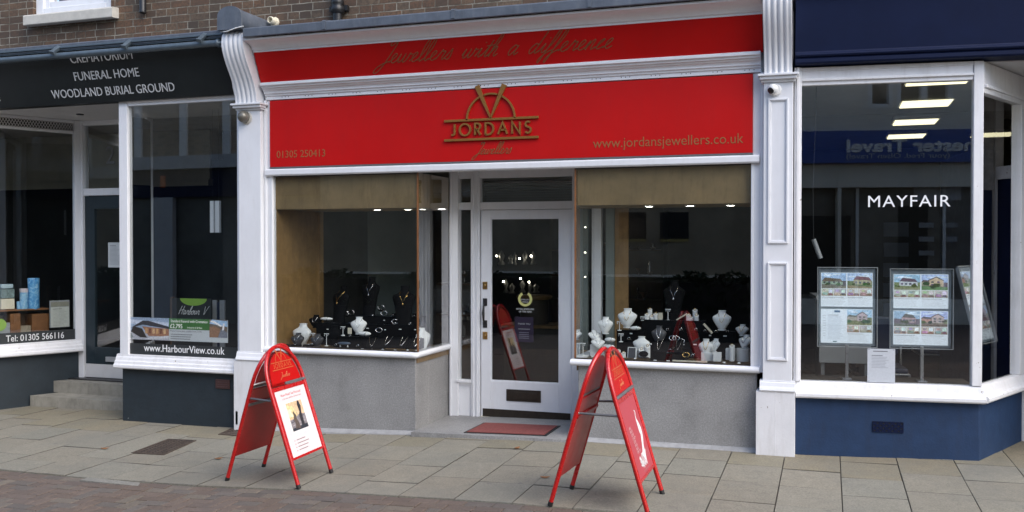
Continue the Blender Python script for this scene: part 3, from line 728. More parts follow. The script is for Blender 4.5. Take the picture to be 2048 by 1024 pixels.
# ------------------------------------------------------------------ signs on the jeweller's fascia
def upper_sign():
    t = thing('upper_signboard', 'tilted dark red signboard with gold script lettering under the cornice', 'signboard', (-2.84, -.10, 3.236))
    zb_, zt_, yb_, yt_ = 3.232, 3.512, -.075, -.198
    mb = MB(); mb.prism([(yb_, zb_), (yt_, zt_), (yt_ + .015, zt_ + .004), (yb_ + .015, zb_ + .004)], 0, XL + .002, XR - .002); part('panel', mb, RED, t)
    n = V((0, -(zt_ - zb_), (yt_ - yb_))).normalized()
    up = V((0, yt_ - yb_, zt_ - zb_)).normalized()
    c = (PY(750, 145, -.13) + PY(1228, 92, -.13)) / 2
    o = V((c.x, yb_, zb_)) + up * .115
    M = frame(o, (1, 0, 0), up); mb = MB()
    wd = script(MB(), 'Jewellers with a difference', 1, Mx.Identity(4), .01) * 1.2
    tgt = PY(1228, 92, -.13).x - PY(750, 145, -.13).x
    xh = tgt / (wd * 1.03)
    script(mb, 'Jewellers with a difference', xh, M @ Mx.Diagonal((1.2, 1.0, 1, 1)), .0042, .62)
    part('script_lettering', mb, GOLDDULL, t)
upper_sign()
def main_sign():
    t = thing('shop_signboard', 'flat bright red signboard with gold arched emblem, name and web address', 'signboard', (-2.84, -.03, 2.42))
    y = -.036
    mb = MB(); mb.box(-5.101, -.585, y, -.012, 2.434, 3.072); part('panel', mb, RED, t, .003)
    mb = MB(); mb.box(-5.101, -.585, y - .004, -.014, 2.420, 2.434); part('bottom_trim', mb, GREYB, t)
    a, b = PY(890, 243, y), PY(1078, 239, y)
    u = b.x - a.x; M = frame(((a.x + b.x) / 2, y, a.z - .17 * u), (1, 0, 0), (0, 0, 1)); mb = MB()
    logo(mb, u, M, .022); part('emblem', mb, GOLD, t)
    mb = MB(); p = PY(985, 308, y); M2 = frame((p.x, y, p.z), (1, 0, 0), (0, 0, 1)); script(mb, 'Jewellers', .047, M2, .0036, .5); part('script_lettering', mb, GOLDDULL, t)
    mb = MB(); p, q = PY(553, 316, y), PY(650, 312, y)
    mb2 = MB(); mb2.text('01305 250413', 1, Mx.Identity(4), 0); wd = max(v.x for v in mb2.v) - min(v.x for v in mb2.v)
    mb.text('01305 250413', .098, frame((p.x, y, p.z), (1, 0, 0), (0, 0, 1)), .004, 'LEFT', xs=(q.x - p.x) / (wd * .098), off=0); part('phone_lettering', mb, GOLDFLAT, t)
    mb = MB(); p, q = PY(1186, 296, y), PY(1487, 288, y)
    mb2 = MB(); mb2.text('www.jordansjewellers.co.uk', 1, Mx.Identity(4), 0); wd = max(v.x for v in mb2.v) - min(v.x for v in mb2.v)
    mb.text('www.jordansjewellers.co.uk', .118, frame((p.x, y, p.z), (1, 0, 0), (0, 0, 1)), .004, 'LEFT', xs=(q.x - p.x) / (wd * .118), off=0); part('web_lettering', mb, GOLDFLAT, t)
main_sign()

# small fittings on the jeweller's front
p = PY(546, 42, .06); t = thing('wall_spout', 'small chipped white pipe end on the brick above the red shop', 'pipe end', (p.x, .10, p.z))
mb = MB(); mb.lathe([(.035, 0), (.035, .09), (.028, .095), (.028, .05)], (p.x, .10, p.z), 10, axis='y'); part('collar', mb, CREAMB, t)
mb = MB(); mb.lathe([(.048, 0), (.052, .012), (.044, .03)], (p.x, .10, p.z - .005), 9, axis='y'); part('wall_flange', mb, CREAMB, t)
def downpipe(px, zb, r, label):
    p = PY(px, 10, .04); t = thing('drainpipe', label, 'drainpipe', (p.x, .04, zb), 0, 'black drainpipes on the brick wall')
    mb = MB(); mb.lathe([(r, 0), (r, 5.0)], (p.x, .04, zb), 14); part('pipe', mb, IRON, t)
    mb = MB(); mb.lathe([(r * 1.05, 0), (r * 1.45, .01), (r * 1.45, .06), (r * 1.2, .075), (r * 1.45, .09), (r * 1.3, .14), (r * 1.02, .15)], (p.x, .04, zb + .07), 14); mb.box(p.x - r * 2.1, p.x + r * 2.1, .05, .10, zb + .10, zb + .15); part('socket_collar', mb, IRON, t)
    return t
downpipe(675, 3.80, .045, 'black cast iron drainpipe rising from the lead strip above the red shop')
p = PY(285, 26, .05); t = thing('drainpipe', 'short black pipe end on the brick above the charcoal fascia', 'drainpipe', (p.x, .06, p.z), 0, 'black drainpipes on the brick wall')
mb = MB(); mb.lathe([(.034, 0), (.038, .01), (.034, .02), (.034, 4)], (p.x, .055, p.z), 12); part('pipe', mb, IRON, t)
p = PY(489, 234, -.10); t = thing('alarm_bell', 'round tarnished brass dome on the pilaster left of the red shop', 'alarm bell', (p.x, -.08, p.z))
mb = MB(); mb.lathe([(.058, 0), (.062, .006), (.058, .014)], (p.x + .012, -.08, p.z - .008), 20, axis='y'); part('back_plate', mb, STONE, t)
mb = MB(); mb.lathe([(.055, .0), (.057, .02), (.055, .04), (.046, .062), (.03, .077), (.012, .085), (.002, .086)], (p.x, -.088, p.z), 22, axis='y'); part('dome', mb, BULB, t)
p = PY(1546, 178, -.11); t = thing('security_camera', 'small white dome security camera on the pilaster right of the red shop', 'camera', (p.x, -.08, p.z))
mb = MB(); mb.lathe([(.050, 0), (.052, .006), (.050, .018), (.042, .022)], (p.x + .012, -.08, p.z - .004), 22, axis='y'); part('base_ring', mb, CAMW, t)
mb = MB(); mb.ball((p.x, -.118, p.z), .040, seg=18); part('ball_housing', mb, CAMW, t)
d = V((-.45, -.72, -.52)).normalized(); q = V((p.x, -.118, p.z)) + d * .026
k = MB(); k.lathe([(.026, 0), (.026, .012), (.020, .0145), (.001, .016)], (0, 0, 0), 16); k.xf(Mx.Translation(q) @ d.to_track_quat('Z', 'Y').to_matrix().to_4x4()); part('lens', k, LENSB, t)
mb = MB(); mb.tube([(-5.42, -.36, 3.69), (-5.33, -.40, 3.675), (-5.22, -.405, 3.70), (-5.14, -.40, 3.712)], .005, 6); tag(mb.build('cable', WHITEV), 'thin pale cable under the lead cap of the left pilaster', 'cable')
mb = MB(); mb.tube([(-5.43, -.20, 3.33), (-5.43, -.17, 3.28), (-5.432, -.15, 3.2), (-5.43, -.12, 3.12)], .005, 6); tag(mb.build('cable', WHITEV), 'short loose cable down the left side of the scrolled bracket', 'cable')
mb = MB(); mb.tube([(-5.44, -.095, .52), (-5.44, -.095, .2), (-5.44, -.092, .06)], .005, 6); mb.box(-5.455, -5.43, -.10, -.07, -.06, .07)
tag(mb.build('cable', WHITEV), 'white cable clipped to the foot of the left pilaster', 'cable')
# doormat
t = thing('doormat', 'red brown doormat with black rubber rim before the white door', 'doormat', (-2.72, .23, .012))
k = [(-3.10, -.03), (-2.335, .0), (-2.335, .47), (-3.09, .46)]
def poly3(pts, z0, z1, slope=0.02):
    mb = MB(); a = [(x, y, z0 + (x + 2.7) * slope) for x, y in pts]; b = [(x, y, z1 + (x + 2.7) * slope) for x, y in pts]; n = len(pts)
    return mb.add(a + b, [tuple(range(n))[::-1], tuple(range(n, 2 * n))] + [(i, (i + 1) % n, n + (i + 1) % n, n + i) for i in range(n)])
part('rim', poly3(k, .001, .011), RUBBER, t)
part('pile', poly3([(-3.075, -.008), (-2.36, .02), (-2.36, .45), (-3.065, .44)], .010, .016), MATRED, t)

# ================================================================== FUNERAL SHOP (left)
hs = thing('funeral_shop', 'brick shop with charcoal sloping fascia, white frames and stepped recessed door', 'shop building', (-7.0, 0, -.13))
HX0, HX1 = -11.5, -5.43
mb = MB(); wx0, wx1, wz = PY(66, 20, .1).x, PY(222, 20, .1).x, PY(130, 40, .1).z + .02
mb.box(HX0, wx0, .10, .40, 3.62, 9); mb.box(wx1, -5.30, .10, .40, 3.62, 9); mb.box(wx0, wx1, .10, .40, 3.62, wz); mb.box(wx0, wx1, .10, .40, wz + 1.6, 9)
part('brick_wall', mb, BRICK, hs)
mb = MB(); mb.box(HX0, -5.30, .40, 6.3, 3.62, 3.7); mb.box(HX0, -5.30, 6.0, 6.3, 3.7, 9); mb.box(HX0, -5.30, .40, 6.0, 8.9, 9); part('roof', mb, ROOFM, hs)
# upstairs window
mb = MB()
mb.box(wx0, wx0 + .10, .14, .30, wz + .05, wz + 1.6); mb.box(wx1 - .10, wx1, .14, .30, wz + .05, wz + 1.6); mb.box(wx0 + .10, wx1 - .10, .14, .30, wz + .05, wz + .14); mb.box(wx0 + .10, wx1 - .10, .14, .30, wz + 1.5, wz + 1.6)
mb.box(wx0 + .10, wx0 + .16, .17, .28, wz + .14, wz + 1.5); mb.box(wx1 - .16, wx1 - .10, .17, .28, wz + .14, wz + 1.5); mb.box(wx0 + .16, wx1 - .16, .17, .28, wz + .14, wz + .21)
win = part('upper_window', mb, WHITE, hs, .006)
mb = MB(); mb.prism([(.30, wz - .045), (.0, wz - .065), (.0, wz + .035), (.015, wz + .045), (.30, wz + .07)], 0, PY(46, 40, .0).x, PY(224, 40, .0).x); part('sill', mb, STONE, win, .008)
pane(win, [(wx0 + .16, .23, wz + .21), (wx1 - .16, .23, wz + .21), (wx1 - .16, .23, wz + 1.5), (wx0 + .16, .23, wz + 1.5)])
part('curtain', MB().box(wx0 + .1, wx1 - .1, .36, .39, wz, wz + 1.6), simple('dark_red_curtain', (.06, .02, .03), .8), win)
# fascia, leaned forward, with its lettering
ffb, fft = (-.062, 3.150), (-.225, 3.655)
n_up = V((0, fft[0] - ffb[0], fft[1] - ffb[1])).normalized()
mb = MB(); mb.prism([ffb, fft, (fft[0] + .30, fft[1]), (.05, ffb[1])], 0, HX0, -5.432); fas = part('fascia_board', mb, BLACKF, hs)
fn = V((0, -n_up.z, n_up.y))
def fasc_text(txt, p1, p2, h):
    P = V((0, ffb[0], ffb[1])); a, b = onp(*p1, P, fn), onp(*p2, P, fn)
    q = MB().text(txt, 1, Mx.Identity(4), 0); wd = max(v.x for v in q.v) - min(v.x for v in q.v)
    o = (a + b) / 2; M = frame(o - fn * -.002, (1, 0, 0), n_up); s_ = (b.x - a.x) / wd
    mb = MB().text(txt, h, M, .003, xs=s_ / h); part('white_lettering', mb, GVINYL, fas)
fasc_text('WOODLAND BURIAL GROUND', (106, 197), (351, 182), .125)
fasc_text('FUNERAL HOME', (150, 162), (279, 152), .125)
fasc_text('CREMATORIUM', (143, 127), (266, 117), .135)
mb = MB(); mb.text('e', .16, frame(onp(-3, 203, (0, ffb[0], ffb[1]), fn), (1, 0, 0), n_up), .003); part('white_lettering', mb, GVINYL, fas)
mb = MB(); mb.prism([(-.27, 3.665), (-.27, 3.725), (-.255, 3.735), (.098, 3.80), (.098, 3.78), (-.23, 3.715), (-.23, 3.665)], 0, HX0, -5.432); part('lead_flashing', mb, LEAD, hs, .003)
# roller blind: cassette rail, roller and brackets
P_ = PY(435, 88, -.30); mb = MB(); mb.lathe([(.032, 0), (.032, P_.x - HX0)], (HX0, -.305, 3.60), 14, axis='x'); aw = part('roller_blind', mb, BLIND, hs)
mb = MB(); mb.lathe([(.034, 0), (.04, .01), (.04, .03), (.02, .035), (.012, .06), (.012, .07)], (P_.x - .005, -.305, 3.60), 14, axis='x'); mb.tube([(P_.x + .05, -.305, 3.60), (P_.x + .07, -.31, 3.575), (P_.x + .055, -.31, 3.555), (P_.x + .035, -.31, 3.57)], .006, 6); part('end_bracket', mb, BLIND, aw)
mb = MB(); mb.box(HX0, -5.46, -.285, -.235, 3.682, 3.70); mb.box(HX0, -5.46, -.262, -.25, 3.655, 3.682); part('blind_rail', mb, BLIND, aw, .003)
for px, py in ((113, 102), (256, 88), (406, 77)):
    q = PY(px, py, -.30); mb = MB(); k0 = 0
    mb.box(-.022, .022, -.015, .015, -.075, .075); mb.box(-.028, .028, -.019, .019, -.085, -.07); mb.xf(Mx.Translation((q.x, -.30, 3.672)) @ Mx.Rotation(R(-52), 4, 'X') @ Mx.Rotation(R(14), 4, 'Z'))
    part('blind_bracket', mb, BLIND, aw, .003)
# right-hand window bay
IX, IY = -7.46, 1.10                                     # inner end of the splayed return
def splay_frame(x0, y0, x1, y1):
    d = V((x1 - x0, y1 - y0, 0)).normalized(); M = Mx((d, V((-d.y, d.x, 0)), V((0, 0, 1)))).transposed().to_4x4(); M.translation = V((x0, y0, 0)); return M
mb = MB(); mb.box(-6.89, -5.43, .0, .12, -.3, .43); k = len(mb.v); L_ = math.hypot(IX + 6.89, IY); mb.box(0, L_, -.12, 0, -.3, .43); mb.xf(splay_frame(-6.89, 0.0, IX, IY) , k); part('stall_riser', mb, TEAL, hs, .004)
mb = MB()
sp = [(.05, .42), (-.065, .42), (-.075, .432), (-.072, .458), (-.058, .468), (-.052, .492), (-.04, .505), (-.032, .53), (-.022, .545), (-.02, .562), (.05, .566)]
mb.prism(sp, 0, -6.945, -5.435); k = len(mb.v); mb.prism([(-a, b) for a, b in sp], 0, .02, L_); mb.xf(splay_frame(-6.89, 0.0, IX, IY), k); part('window_sill', mb, WHITE2, hs, .003)
mb = MB(); mb.box(-6.905, -6.80, -.02, .06, .56, 3.155); mb.box(-5.49, -5.432, -.012, .05, .56, 3.155); mb.box(-6.80, -5.49, -.012, .05, 3.105, 3.155); mb.box(-6.80, -5.49, -.03, .0, 3.135, 3.157)
hw = part('shop_window', mb, WHITE, hs, .005)
pane(hw, [(-6.80, .015, .566), (-5.49, .015, .566), (-5.49, .015, 3.105), (-6.80, .015, 3.105)])
M = splay_frame(-6.885, .04, IX, IY)
pane(hw, [M @ V(q) for q in ((.02, -.02, .566), (L_ - .06, -.02, .566), (L_ - .06, -.02, 3.105), (.02, -.02, 3.105))])
# door set
mb = MB()
mb.box(-8.475, -8.392, 1.06, 1.16, .05, 3.155); mb.box(-7.565, -7.455, 1.06, 1.16, .05, 3.155); mb.box(-8.392, -7.565, 1.07, 1.15, 2.268, 2.352); mb.box(-8.392, -7.565, 1.07, 1.15, 3.10, 3.155)
hf = part('door_frame', mb, WHITE, hs, .004)
pane(hf, [(-8.392, 1.11, 2.352), (-7.565, 1.11, 2.352), (-7.565, 1.11, 3.10), (-8.392, 1.11, 3.10)])
mb = MB(); M = frame((-8.10, 1.105, 2.64), (1, 0, 0), (0, 0, 1)); mb.text('2', .30, M, .001, 'LEFT'); mb.text('3', .30, M @ Mx.Translation(V((.19, 0, 0))), .001, 'LEFT'); part('house_number', mb, GREYB, hf)
mb = MB(); mb.box(-8.388, -8.25, 1.09, 1.135, .27, 2.26); mb.box(-7.70, -7.57, 1.09, 1.135, .27, 2.26); mb.box(-8.25, -7.70, 1.09, 1.135, 2.11, 2.26); mb.box(-8.25, -7.70, 1.09, 1.135, .27, .47)
hd = part('door', mb, TEALW, hs, .003)
pane(hd, [(-8.25, 1.11, .47), (-7.70, 1.11, .47), (-7.70, 1.11, 2.11), (-8.25, 1.11, 2.11)])
part('kick_panel', MB().box(-8.388, -7.57, 1.085, 1.135, .11, .268), CREAM_W, hd, .003)
q = PY(225, 719, 1.08); part('letter_plate', MB().box(q.x - .10, q.x + .14, 1.075, 1.09, q.z - .03, q.z + .03), GREYPL, hd, .003)
# two steps
mb = MB(); mb.prism([(-8.66, .52), (-7.05, .50), (-7.4, 1.2), (-8.3, 1.2)], 2, -.3, -.04); part('step', mb, STEPM, hs, .012)
mb = MB(); mb.prism([(-8.60, .80), (-7.15, .78), (-7.4, 1.2), (-8.3, 1.2)], 2, -.04, .092); part('step', mb, STEPM, hs, .012)
mb = MB(); mb.box(-8.6, -7.3, .95, 1.2, .092, .105); part('door_sill', mb, DARKM, hs)
# left-hand splayed window
Lx0, Ly0, Lx1, Ly1 = -8.965, -.03, -8.445, 1.05
LL = math.hypot(Lx1 - Lx0, Ly1 - Ly0); SM = splay_frame(Lx0, Ly0, Lx1, Ly1); sn = V((SM[0][1], SM[1][1], 0)) * -1
def SP(px, py, off=0.0): return onp(px, py, V((Lx0, Ly0, 0)) + sn * off, sn)
def SL(px, py, off=0.0): return SM.inverted() @ SP(px, py, off)
zt = SL(75, 262).z; zv0, zv1 = zt + .03, SL(75, 240).z
mb = MB(); mb.box(-2.2, LL, .02, .14, -.3, .44); mb.xf(SM); part('stall_riser', mb, TEAL, hs, .004)
mb = MB(); mb.prism(sp, 0, -2.2, LL + .02); mb.xf(SM); part('window_sill', mb, WHITE2, hs, .003)
xj = SL(149, 450).x
mb = MB(); mb.box(xj, LL + .02, -.02, .06, .55, 3.155); mb.box(-2.2, xj, -.01, .05, zt, zv0); mb.box(-2.2, xj, -.01, .05, zv1, 3.155); mb.xf(SM); lw = part('shop_window', mb, WHITE, hs, .004)
pane(lw, [SM @ V(q) for q in ((-2.2, .015, .56), (xj, .015, .56), (xj, .015, zt), (-2.2, .015, zt))])
mb = MB(); mb.box(-2.2, xj, .02, .03, zv0, zv1); mb.xf(SM); part('vent_back', mb, BLACKINT, lw)
mb = MB(); h = zv1 - zv0; x = -1.2
while x < xj:
    for s in (1, -1):
        a, b = (x, zv0), (x + h * .6, zv1)
        if s < 0: a, b = (x + h * .6, zv0), (x, zv1)
        mb.add([SM @ V((min(q[0], xj), .012, q[1])) for q in ((a[0], a[1]), (a[0] + .009, a[1]), (b[0] + .009, b[1]), (b[0], b[1]))], [(0, 1, 2, 3)])
    x += .032
part('vent_lattice', mb, CREAM_W, lw)
# soffit over the lobby
mb = MB(); mb.box(HX0, -5.432, .05, 1.2, 3.157, 3.22); sf = part('soffit', mb, CREAM_W, hs)
q = PZ(160, 228, 3.156); part('soffit_spotlight', MB().lathe([(.04, 0), (.04, .006), (.025, .008)], (q.x, q.y, 3.147), 14), DARKM, sf)
# inside
mb = MB(); mb.box(HX0, -5.43, 1.15, 6, .06, .10); mb.box(-6.8, -5.43, .05, 1.2, .40, .44); k = len(mb.v); mb.box(-2.2, LL, .06, .9, .40, .47); mb.xf(SM, k); part('shop_floor', mb, CARPET, hs)
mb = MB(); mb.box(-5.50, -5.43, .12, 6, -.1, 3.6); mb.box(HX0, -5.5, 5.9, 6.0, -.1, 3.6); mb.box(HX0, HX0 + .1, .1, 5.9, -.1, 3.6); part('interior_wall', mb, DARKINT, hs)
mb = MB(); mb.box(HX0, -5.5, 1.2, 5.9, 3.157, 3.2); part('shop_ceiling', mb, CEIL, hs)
mb = MB(); mb.box(-7.40, -6.55, 2.4, 2.45, .1, 3.15); part('screen_wall', mb, DARKINT, hs)
# lettering strips and banner on the glass
t = thing('window_strip', 'charcoal strip with a white web address along the foot of the right window', 'window lettering', (-6.14, .0, .57))
zs_ = PY(260, 682, .008).z
mb = MB(); mb.box(-6.80, -5.49, .006, .010, .567, PY(262, 686, .008).z); part('strip', mb, VINYLB, t)
a, b = PY(288, 702, .005), PY(449, 709, .005)
q = MB().text('www.HarbourView.co.uk', 1, Mx.Identity(4), 0); wd = max(v.x for v in q.v) - min(v.x for v in q.v)
mb = MB().text('www.HarbourView.co.uk', .105, frame((a.x, .005, a.z + .0), (1, 0, 0), (0, 0, 1)), .002, 'LEFT', xs=(b.x - a.x) / wd / .105); part('white_lettering', mb, WVINYL, t)
t = thing('window_strip', 'charcoal strip with a white telephone number along the foot of the left window', 'window lettering', SM @ V((.3, 0, .56)))
zstr = SL(100, 661).z
mb = MB(); mb.box(-2.2, xj, .006, .010, .563, zstr); mb.xf(SM); part('strip', mb, VINYLB, t)
a, b = SL(12, 684), SL(128, 676)
q = MB().text('Tel: 01305 566116', 1, Mx.Identity(4), 0); wd = max(v.x for v in q.v) - min(v.x for v in q.v)
mb = MB().text('Tel: 01305 566116', .105, frame(SM @ V((a.x, .004, a.z)), SM.to_3x3() @ V((1, 0, 0)), (0, 0, 1)), .002, 'LEFT', xs=(b.x - a.x) / wd / .105); part('white_lettering', mb, WVINYL, t)

# printed pictures ------------------------------------------------------------------
def photo(mb, M, x0, x1, y0, y1, kind, r, z=0.001):
    """a small printed photograph built from flat inked shapes"""
    w_, h_ = x1 - x0, y1 - y0
    def q(pts, c, dz=0): mb.face([M @ V((x0 + a * w_, y0 + b * h_, z + dz)) for a, b in pts], c)
    j = lambda c, a=.15: tuple(max(0, v * r.uniform(1 - a, 1 + a)) for v in c)
    if kind == 'room':
        q([(0, 0), (1, 0), (1, 1), (0, 1)], j((.55, .50, .44))); q([(0, 0), (1, 0), (1, .3), (0, .35)], j((.36, .24, .16)), .0003)
        q([(.08, .15), (.5, .1), (.5, .45), (.1, .5)], j((.42, .36, .34), .4), .0005); q([(.6, .45), (.92, .45), (.92, .9), (.6, .9)], j((.70, .75, .80)), .0005); q([(.62, .12), (.9, .1), (.88, .36), (.64, .38)], j((.20, .14, .12), .5), .0006); q([(.15, .62), (.4, .62), (.4, .85), (.15, .85)], j((.40, .42, .46), .5), .0006); return
    q([(0, 0), (1, 0), (1, .55), (0, .55)], j((.20, .24, .10) if kind != 'tarmac' else (.17, .15, .15)))
    q([(0, .5), (1, .5), (1, 1), (0, 1)], j((.34, .50, .74)), .0001)
    for k in range(4): a, b = r.uniform(0, .7), r.uniform(.75, .92); q([(a, b), (a + .3, b - .02), (a + .33, b + .06), (a + .06, b + .08)], (.66, .73, .82), .0002)
    if r.random() < .45:                                            # a taller gabled house beside a lower one
        q([(0, .28), (.45, .3), (.45, .52), (0, .56)], j((.40, .30, .24), .3), .0002); q([(0, .54), (.46, .5), (.40, .62), (.06, .66)], j((.14, .12, .12), .3), .00025)
        a = r.uniform(.28, .42); b = r.uniform(.80, .98); e = r.uniform(.60, .68); wq = j((.50, .44, .36), .3)
        q([(a, .26), (b, .24), (b, e), ((a + b) / 2, e + .24), (a, e)], wq, .0003); q([(a - .04, e - .02), ((a + b) / 2, e + .2), ((a + b) / 2, e + .27), (a - .05, e + .03)], j((.12, .10, .10), .3), .0004); q([((a + b) / 2, e + .2), (b + .02, e - .02), (b + .02, e + .03), ((a + b) / 2, e + .27)], j((.12, .10, .10), .3), .0004)
        for u0, v0 in ((.14, .30), (.56, .30), (.14, .47), (.56, .47)): x_ = a + (b - a) * u0; q([(x_, v0), (x_ + .1, v0), (x_ + .1, v0 + .11), (x_, v0 + .11)], j((.10, .11, .14), .4), .0005)
        q([(0, 0), (1, 0), (1, r.uniform(.16, .26)), (0, r.uniform(.2, .3))], j((.19, .22, .09) if r.random() < .5 else (.20, .18, .17), .3), .0006)
        for k in range(4):
            n = 8; cx, cy, rr = r.uniform(.05, .95), r.uniform(.2, .42), r.uniform(.06, .16)
            q([(min(1, max(0, cx + rr * math.cos(t * 2 * math.pi / n) * r.uniform(.6, 1.2))), cy + rr * math.sin(t * 2 * math.pi / n) * r.uniform(.6, 1.2)) for t in range(n)], j((.05, .09, .03), .5), .0007 + k * .0001)
        return
    wc = j((.44, .36, .27) if kind != 'white' else (.62, .62, .60), .25); rc = j((.16, .12, .11), .3)
    hx0, hx1 = r.uniform(.0, .34), r.uniform(.72, 1.0); hb, ht = .28, r.uniform(.48, .64)
    q([(hx0, hb), (hx1, hb - .04), (hx1, ht - .05), (hx0, ht)], wc, .0003)
    q([(hx0 - .0, ht - .02), (hx1, ht - .07), (hx1 - .1, ht + .14), (hx0 + .12, ht + .22)], rc, .0004)
    for k in range(4):
        a = hx0 + (hx1 - hx0) * (k + .35) / 4.4
        for b in ((.33, .46),): q([(a, b[0]), (a + .09, b[0] - .005), (a + .09, b[1]), (a, b[1])], j((.12, .13, .16), .4), .0005); 
    q([(0, .0), (1, .0), (1, r.uniform(.08, .16)), (0, r.uniform(.14, .26))], j((.20, .19, .17) if kind == 'tarmac' else (.30, .29, .14)), .0006)
    for k in range(3):
        a = r.uniform(0, .85); n = 7; cx, cy, rr = a, r.uniform(.22, .32), r.uniform(.06, .13)
        q([(min(1, max(0, cx + rr * math.cos(t * 2 * math.pi / n) * r.uniform(.7, 1.2))), cy + rr * .9 * math.sin(t * 2 * math.pi / n) * r.uniform(.7, 1.2)) for t in range(n)], j((.06, .11, .03), .4), .0007 + k * .0001)
def lines(mb, M, x0, x1, y0, y1, n, c, r, z=.001, head=True):
    for k in range(n):
        yb = y1 - (y1 - y0) * (k + .75) / n; e = x1 - (x1 - x0) * r.uniform(0, .25 if k else .4)
        rect(mb, M, x0, e, yb, yb + (y1 - y0) / n * (.42 if k else .5), c if k else tuple(v * .55 for v in c), z)
r5 = random.Random(5)
# price banner
t = thing('price_banner', 'funeral price banner with a green panel and two building photographs', 'banner', (-6.17, .014, .70))
A, B_ = PY(259, 633, .018), PY(458, 680, .018); zt0, zb0 = PY(259, 634, .018).z, PY(259, 678, .018).z
M = frame((A.x, .016, zb0), (1, 0, 0), (0, 0, 1)); wB, hB = PY(456, 660, .018).x - A.x, zt0 - zb0
mb = MB(); mb.box(A.x, A.x + wB, .016, .018, zb0, zt0, (.62, .64, .66)); mb2 = mb
f1, f2 = PY(338, 650, .016).x - A.x, PY(419, 650, .016).x - A.x
rect(mb, M, f1, f2, hB * .52, hB, (.07, .20, .055), .0008)
mb.text('Standard Funeral with Cremation', .038, M @ Mx.Translation(V(((f1 + f2) / 2, hB * .83, .001))), .0006, xs=.86, c=(.75, .78, .72))
mb.text('£2,795', .062, M @ Mx.Translation(V((f1 + .012, hB * .57, .001))), .0006, 'LEFT', xs=.9, c=(.8, .82, .76)); mb.text('inclusive of all fees', .024, M @ Mx.Translation(V((f1 + .22, hB * .58, .001))), .0006, 'LEFT', c=(.7, .75, .66))
mb.text('Prepaid funeral plans available from £2,795', .026, M @ Mx.Translation(V((f1 + .012, hB * .41, .001))), .0006, 'LEFT', xs=.85, c=(.22, .22, .24))
for k in range(3): lines(mb, M, f1 + .02, f2 - .12, hB * (.26 - k * .1), hB * (.33 - k * .1), 1, (.45, .46, .48), r5)
part('printed_sheet', mb, PRINT, t)
mb = MB()
def pq(pts, c, z=.001): mb.face([M @ V((a, b * hB, z)) for a, b in pts], c)
pq([(0, 0), (f1, 0), (f1, 1), (0, 1)], (.34, .45, .62)); pq([(0, .72), (f1, .66), (f1, .8), (0, .9)], (.45, .53, .66), .0012)
pq([(0, .0), (f1, .0), (f1, .35), (0, .4)], (.36, .38, .42), .0014); pq([(.02, .35), (.14, .1), (.22, .1), (.16, .5), (.05, .6)], (.035, .03, .028), .002); pq([(.16, .6), (f1, .52), (f1, .18), (.24, .18)], (.30, .13, .06), .0018)
for k in range(6): x = .2 + k * .045; pq([(x, .52), (x + .028, .51), (x + .028, .3), (x, .28)], [(.48, .26, .08), (.16, .06, .03), (.55, .34, .14)][k % 3], .0022)
pq([(.02, .52), (.17, .86), (.24, .86), (f1, .62), (f1, .52), (.17, .68)], (.045, .045, .055), .0024); pq([(.2, .02), (f1, .1), (f1, .22), (.26, .12)], (.50, .52, .55), .0024); pq([(0, .02), (.05, .1), (.02, .3), (0, .3)], (.16, .2, .2), .0024)
g0 = f2; g1 = wB - .005
pq([(g0, .22), (g1, .22), (g1, 1), (g0, 1)], (.22, .17, .13)); pq([(g0, .82), (g1, .7), (g1, .95), (g0 + .03, 1)], (.24, .42, .62), .0014); pq([(g0, .94), (g0 + .05, .95), (g1 - .05, .72), (g1 - .08, .7)], (.7, .72, .72), .0018)
pq([(g0, .22), (g0 + .1, .22), (g0 + .13, .6), (g0 + .06, .72), (g0, .66)], (.24, .13, .07), .0016); pq([(g0 + .1, .22), (g1, .22), (g1, .45), (g0 + .14, .6)], (.17, .19, .23), .0018); pq([(g0 + .15, .55), (g0 + .17, .55), (g0 + .18, .84), (g0 + .16, .84)], (.7, .7, .7), .002)
part('printed_photo', mb, PHOTO, t)
# dark name board standing inside the window
t = thing('name_board', 'dark board with a lime green half disc and pale script behind the banner', 'display board', (PY(390, 640, .5).x, .5, .44))
A, B_ = PY(345, 596, .5), PY(423, 640, .5)
mb = MB(); mb.box(A.x, B_.x, .49, .51, .45, A.z, (.016, .018, .018)); M = frame(((A.x + B_.x) / 2, .488, A.z), (1, 0, 0), (0, 0, 1))
mb.face([M @ V((p[0] + .03, p[1] * .45 - .0, .001)) for p in arcp(0, 0, .17, 180, 360, 16)], (.22, .40, .05)); part('board', mb, PRINT, t)
mb = MB(); script(mb, 'Harbour V', .042, M @ Mx.Translation(V((.01, -.17, .001))), .0035, .4); part('script_lettering', mb, GVINYL, t)
mb = MB(); mb.box(A.x - .03, A.x, .50, .53, .45, A.z + .01); part('board_edge', mb, WOODSH, t)
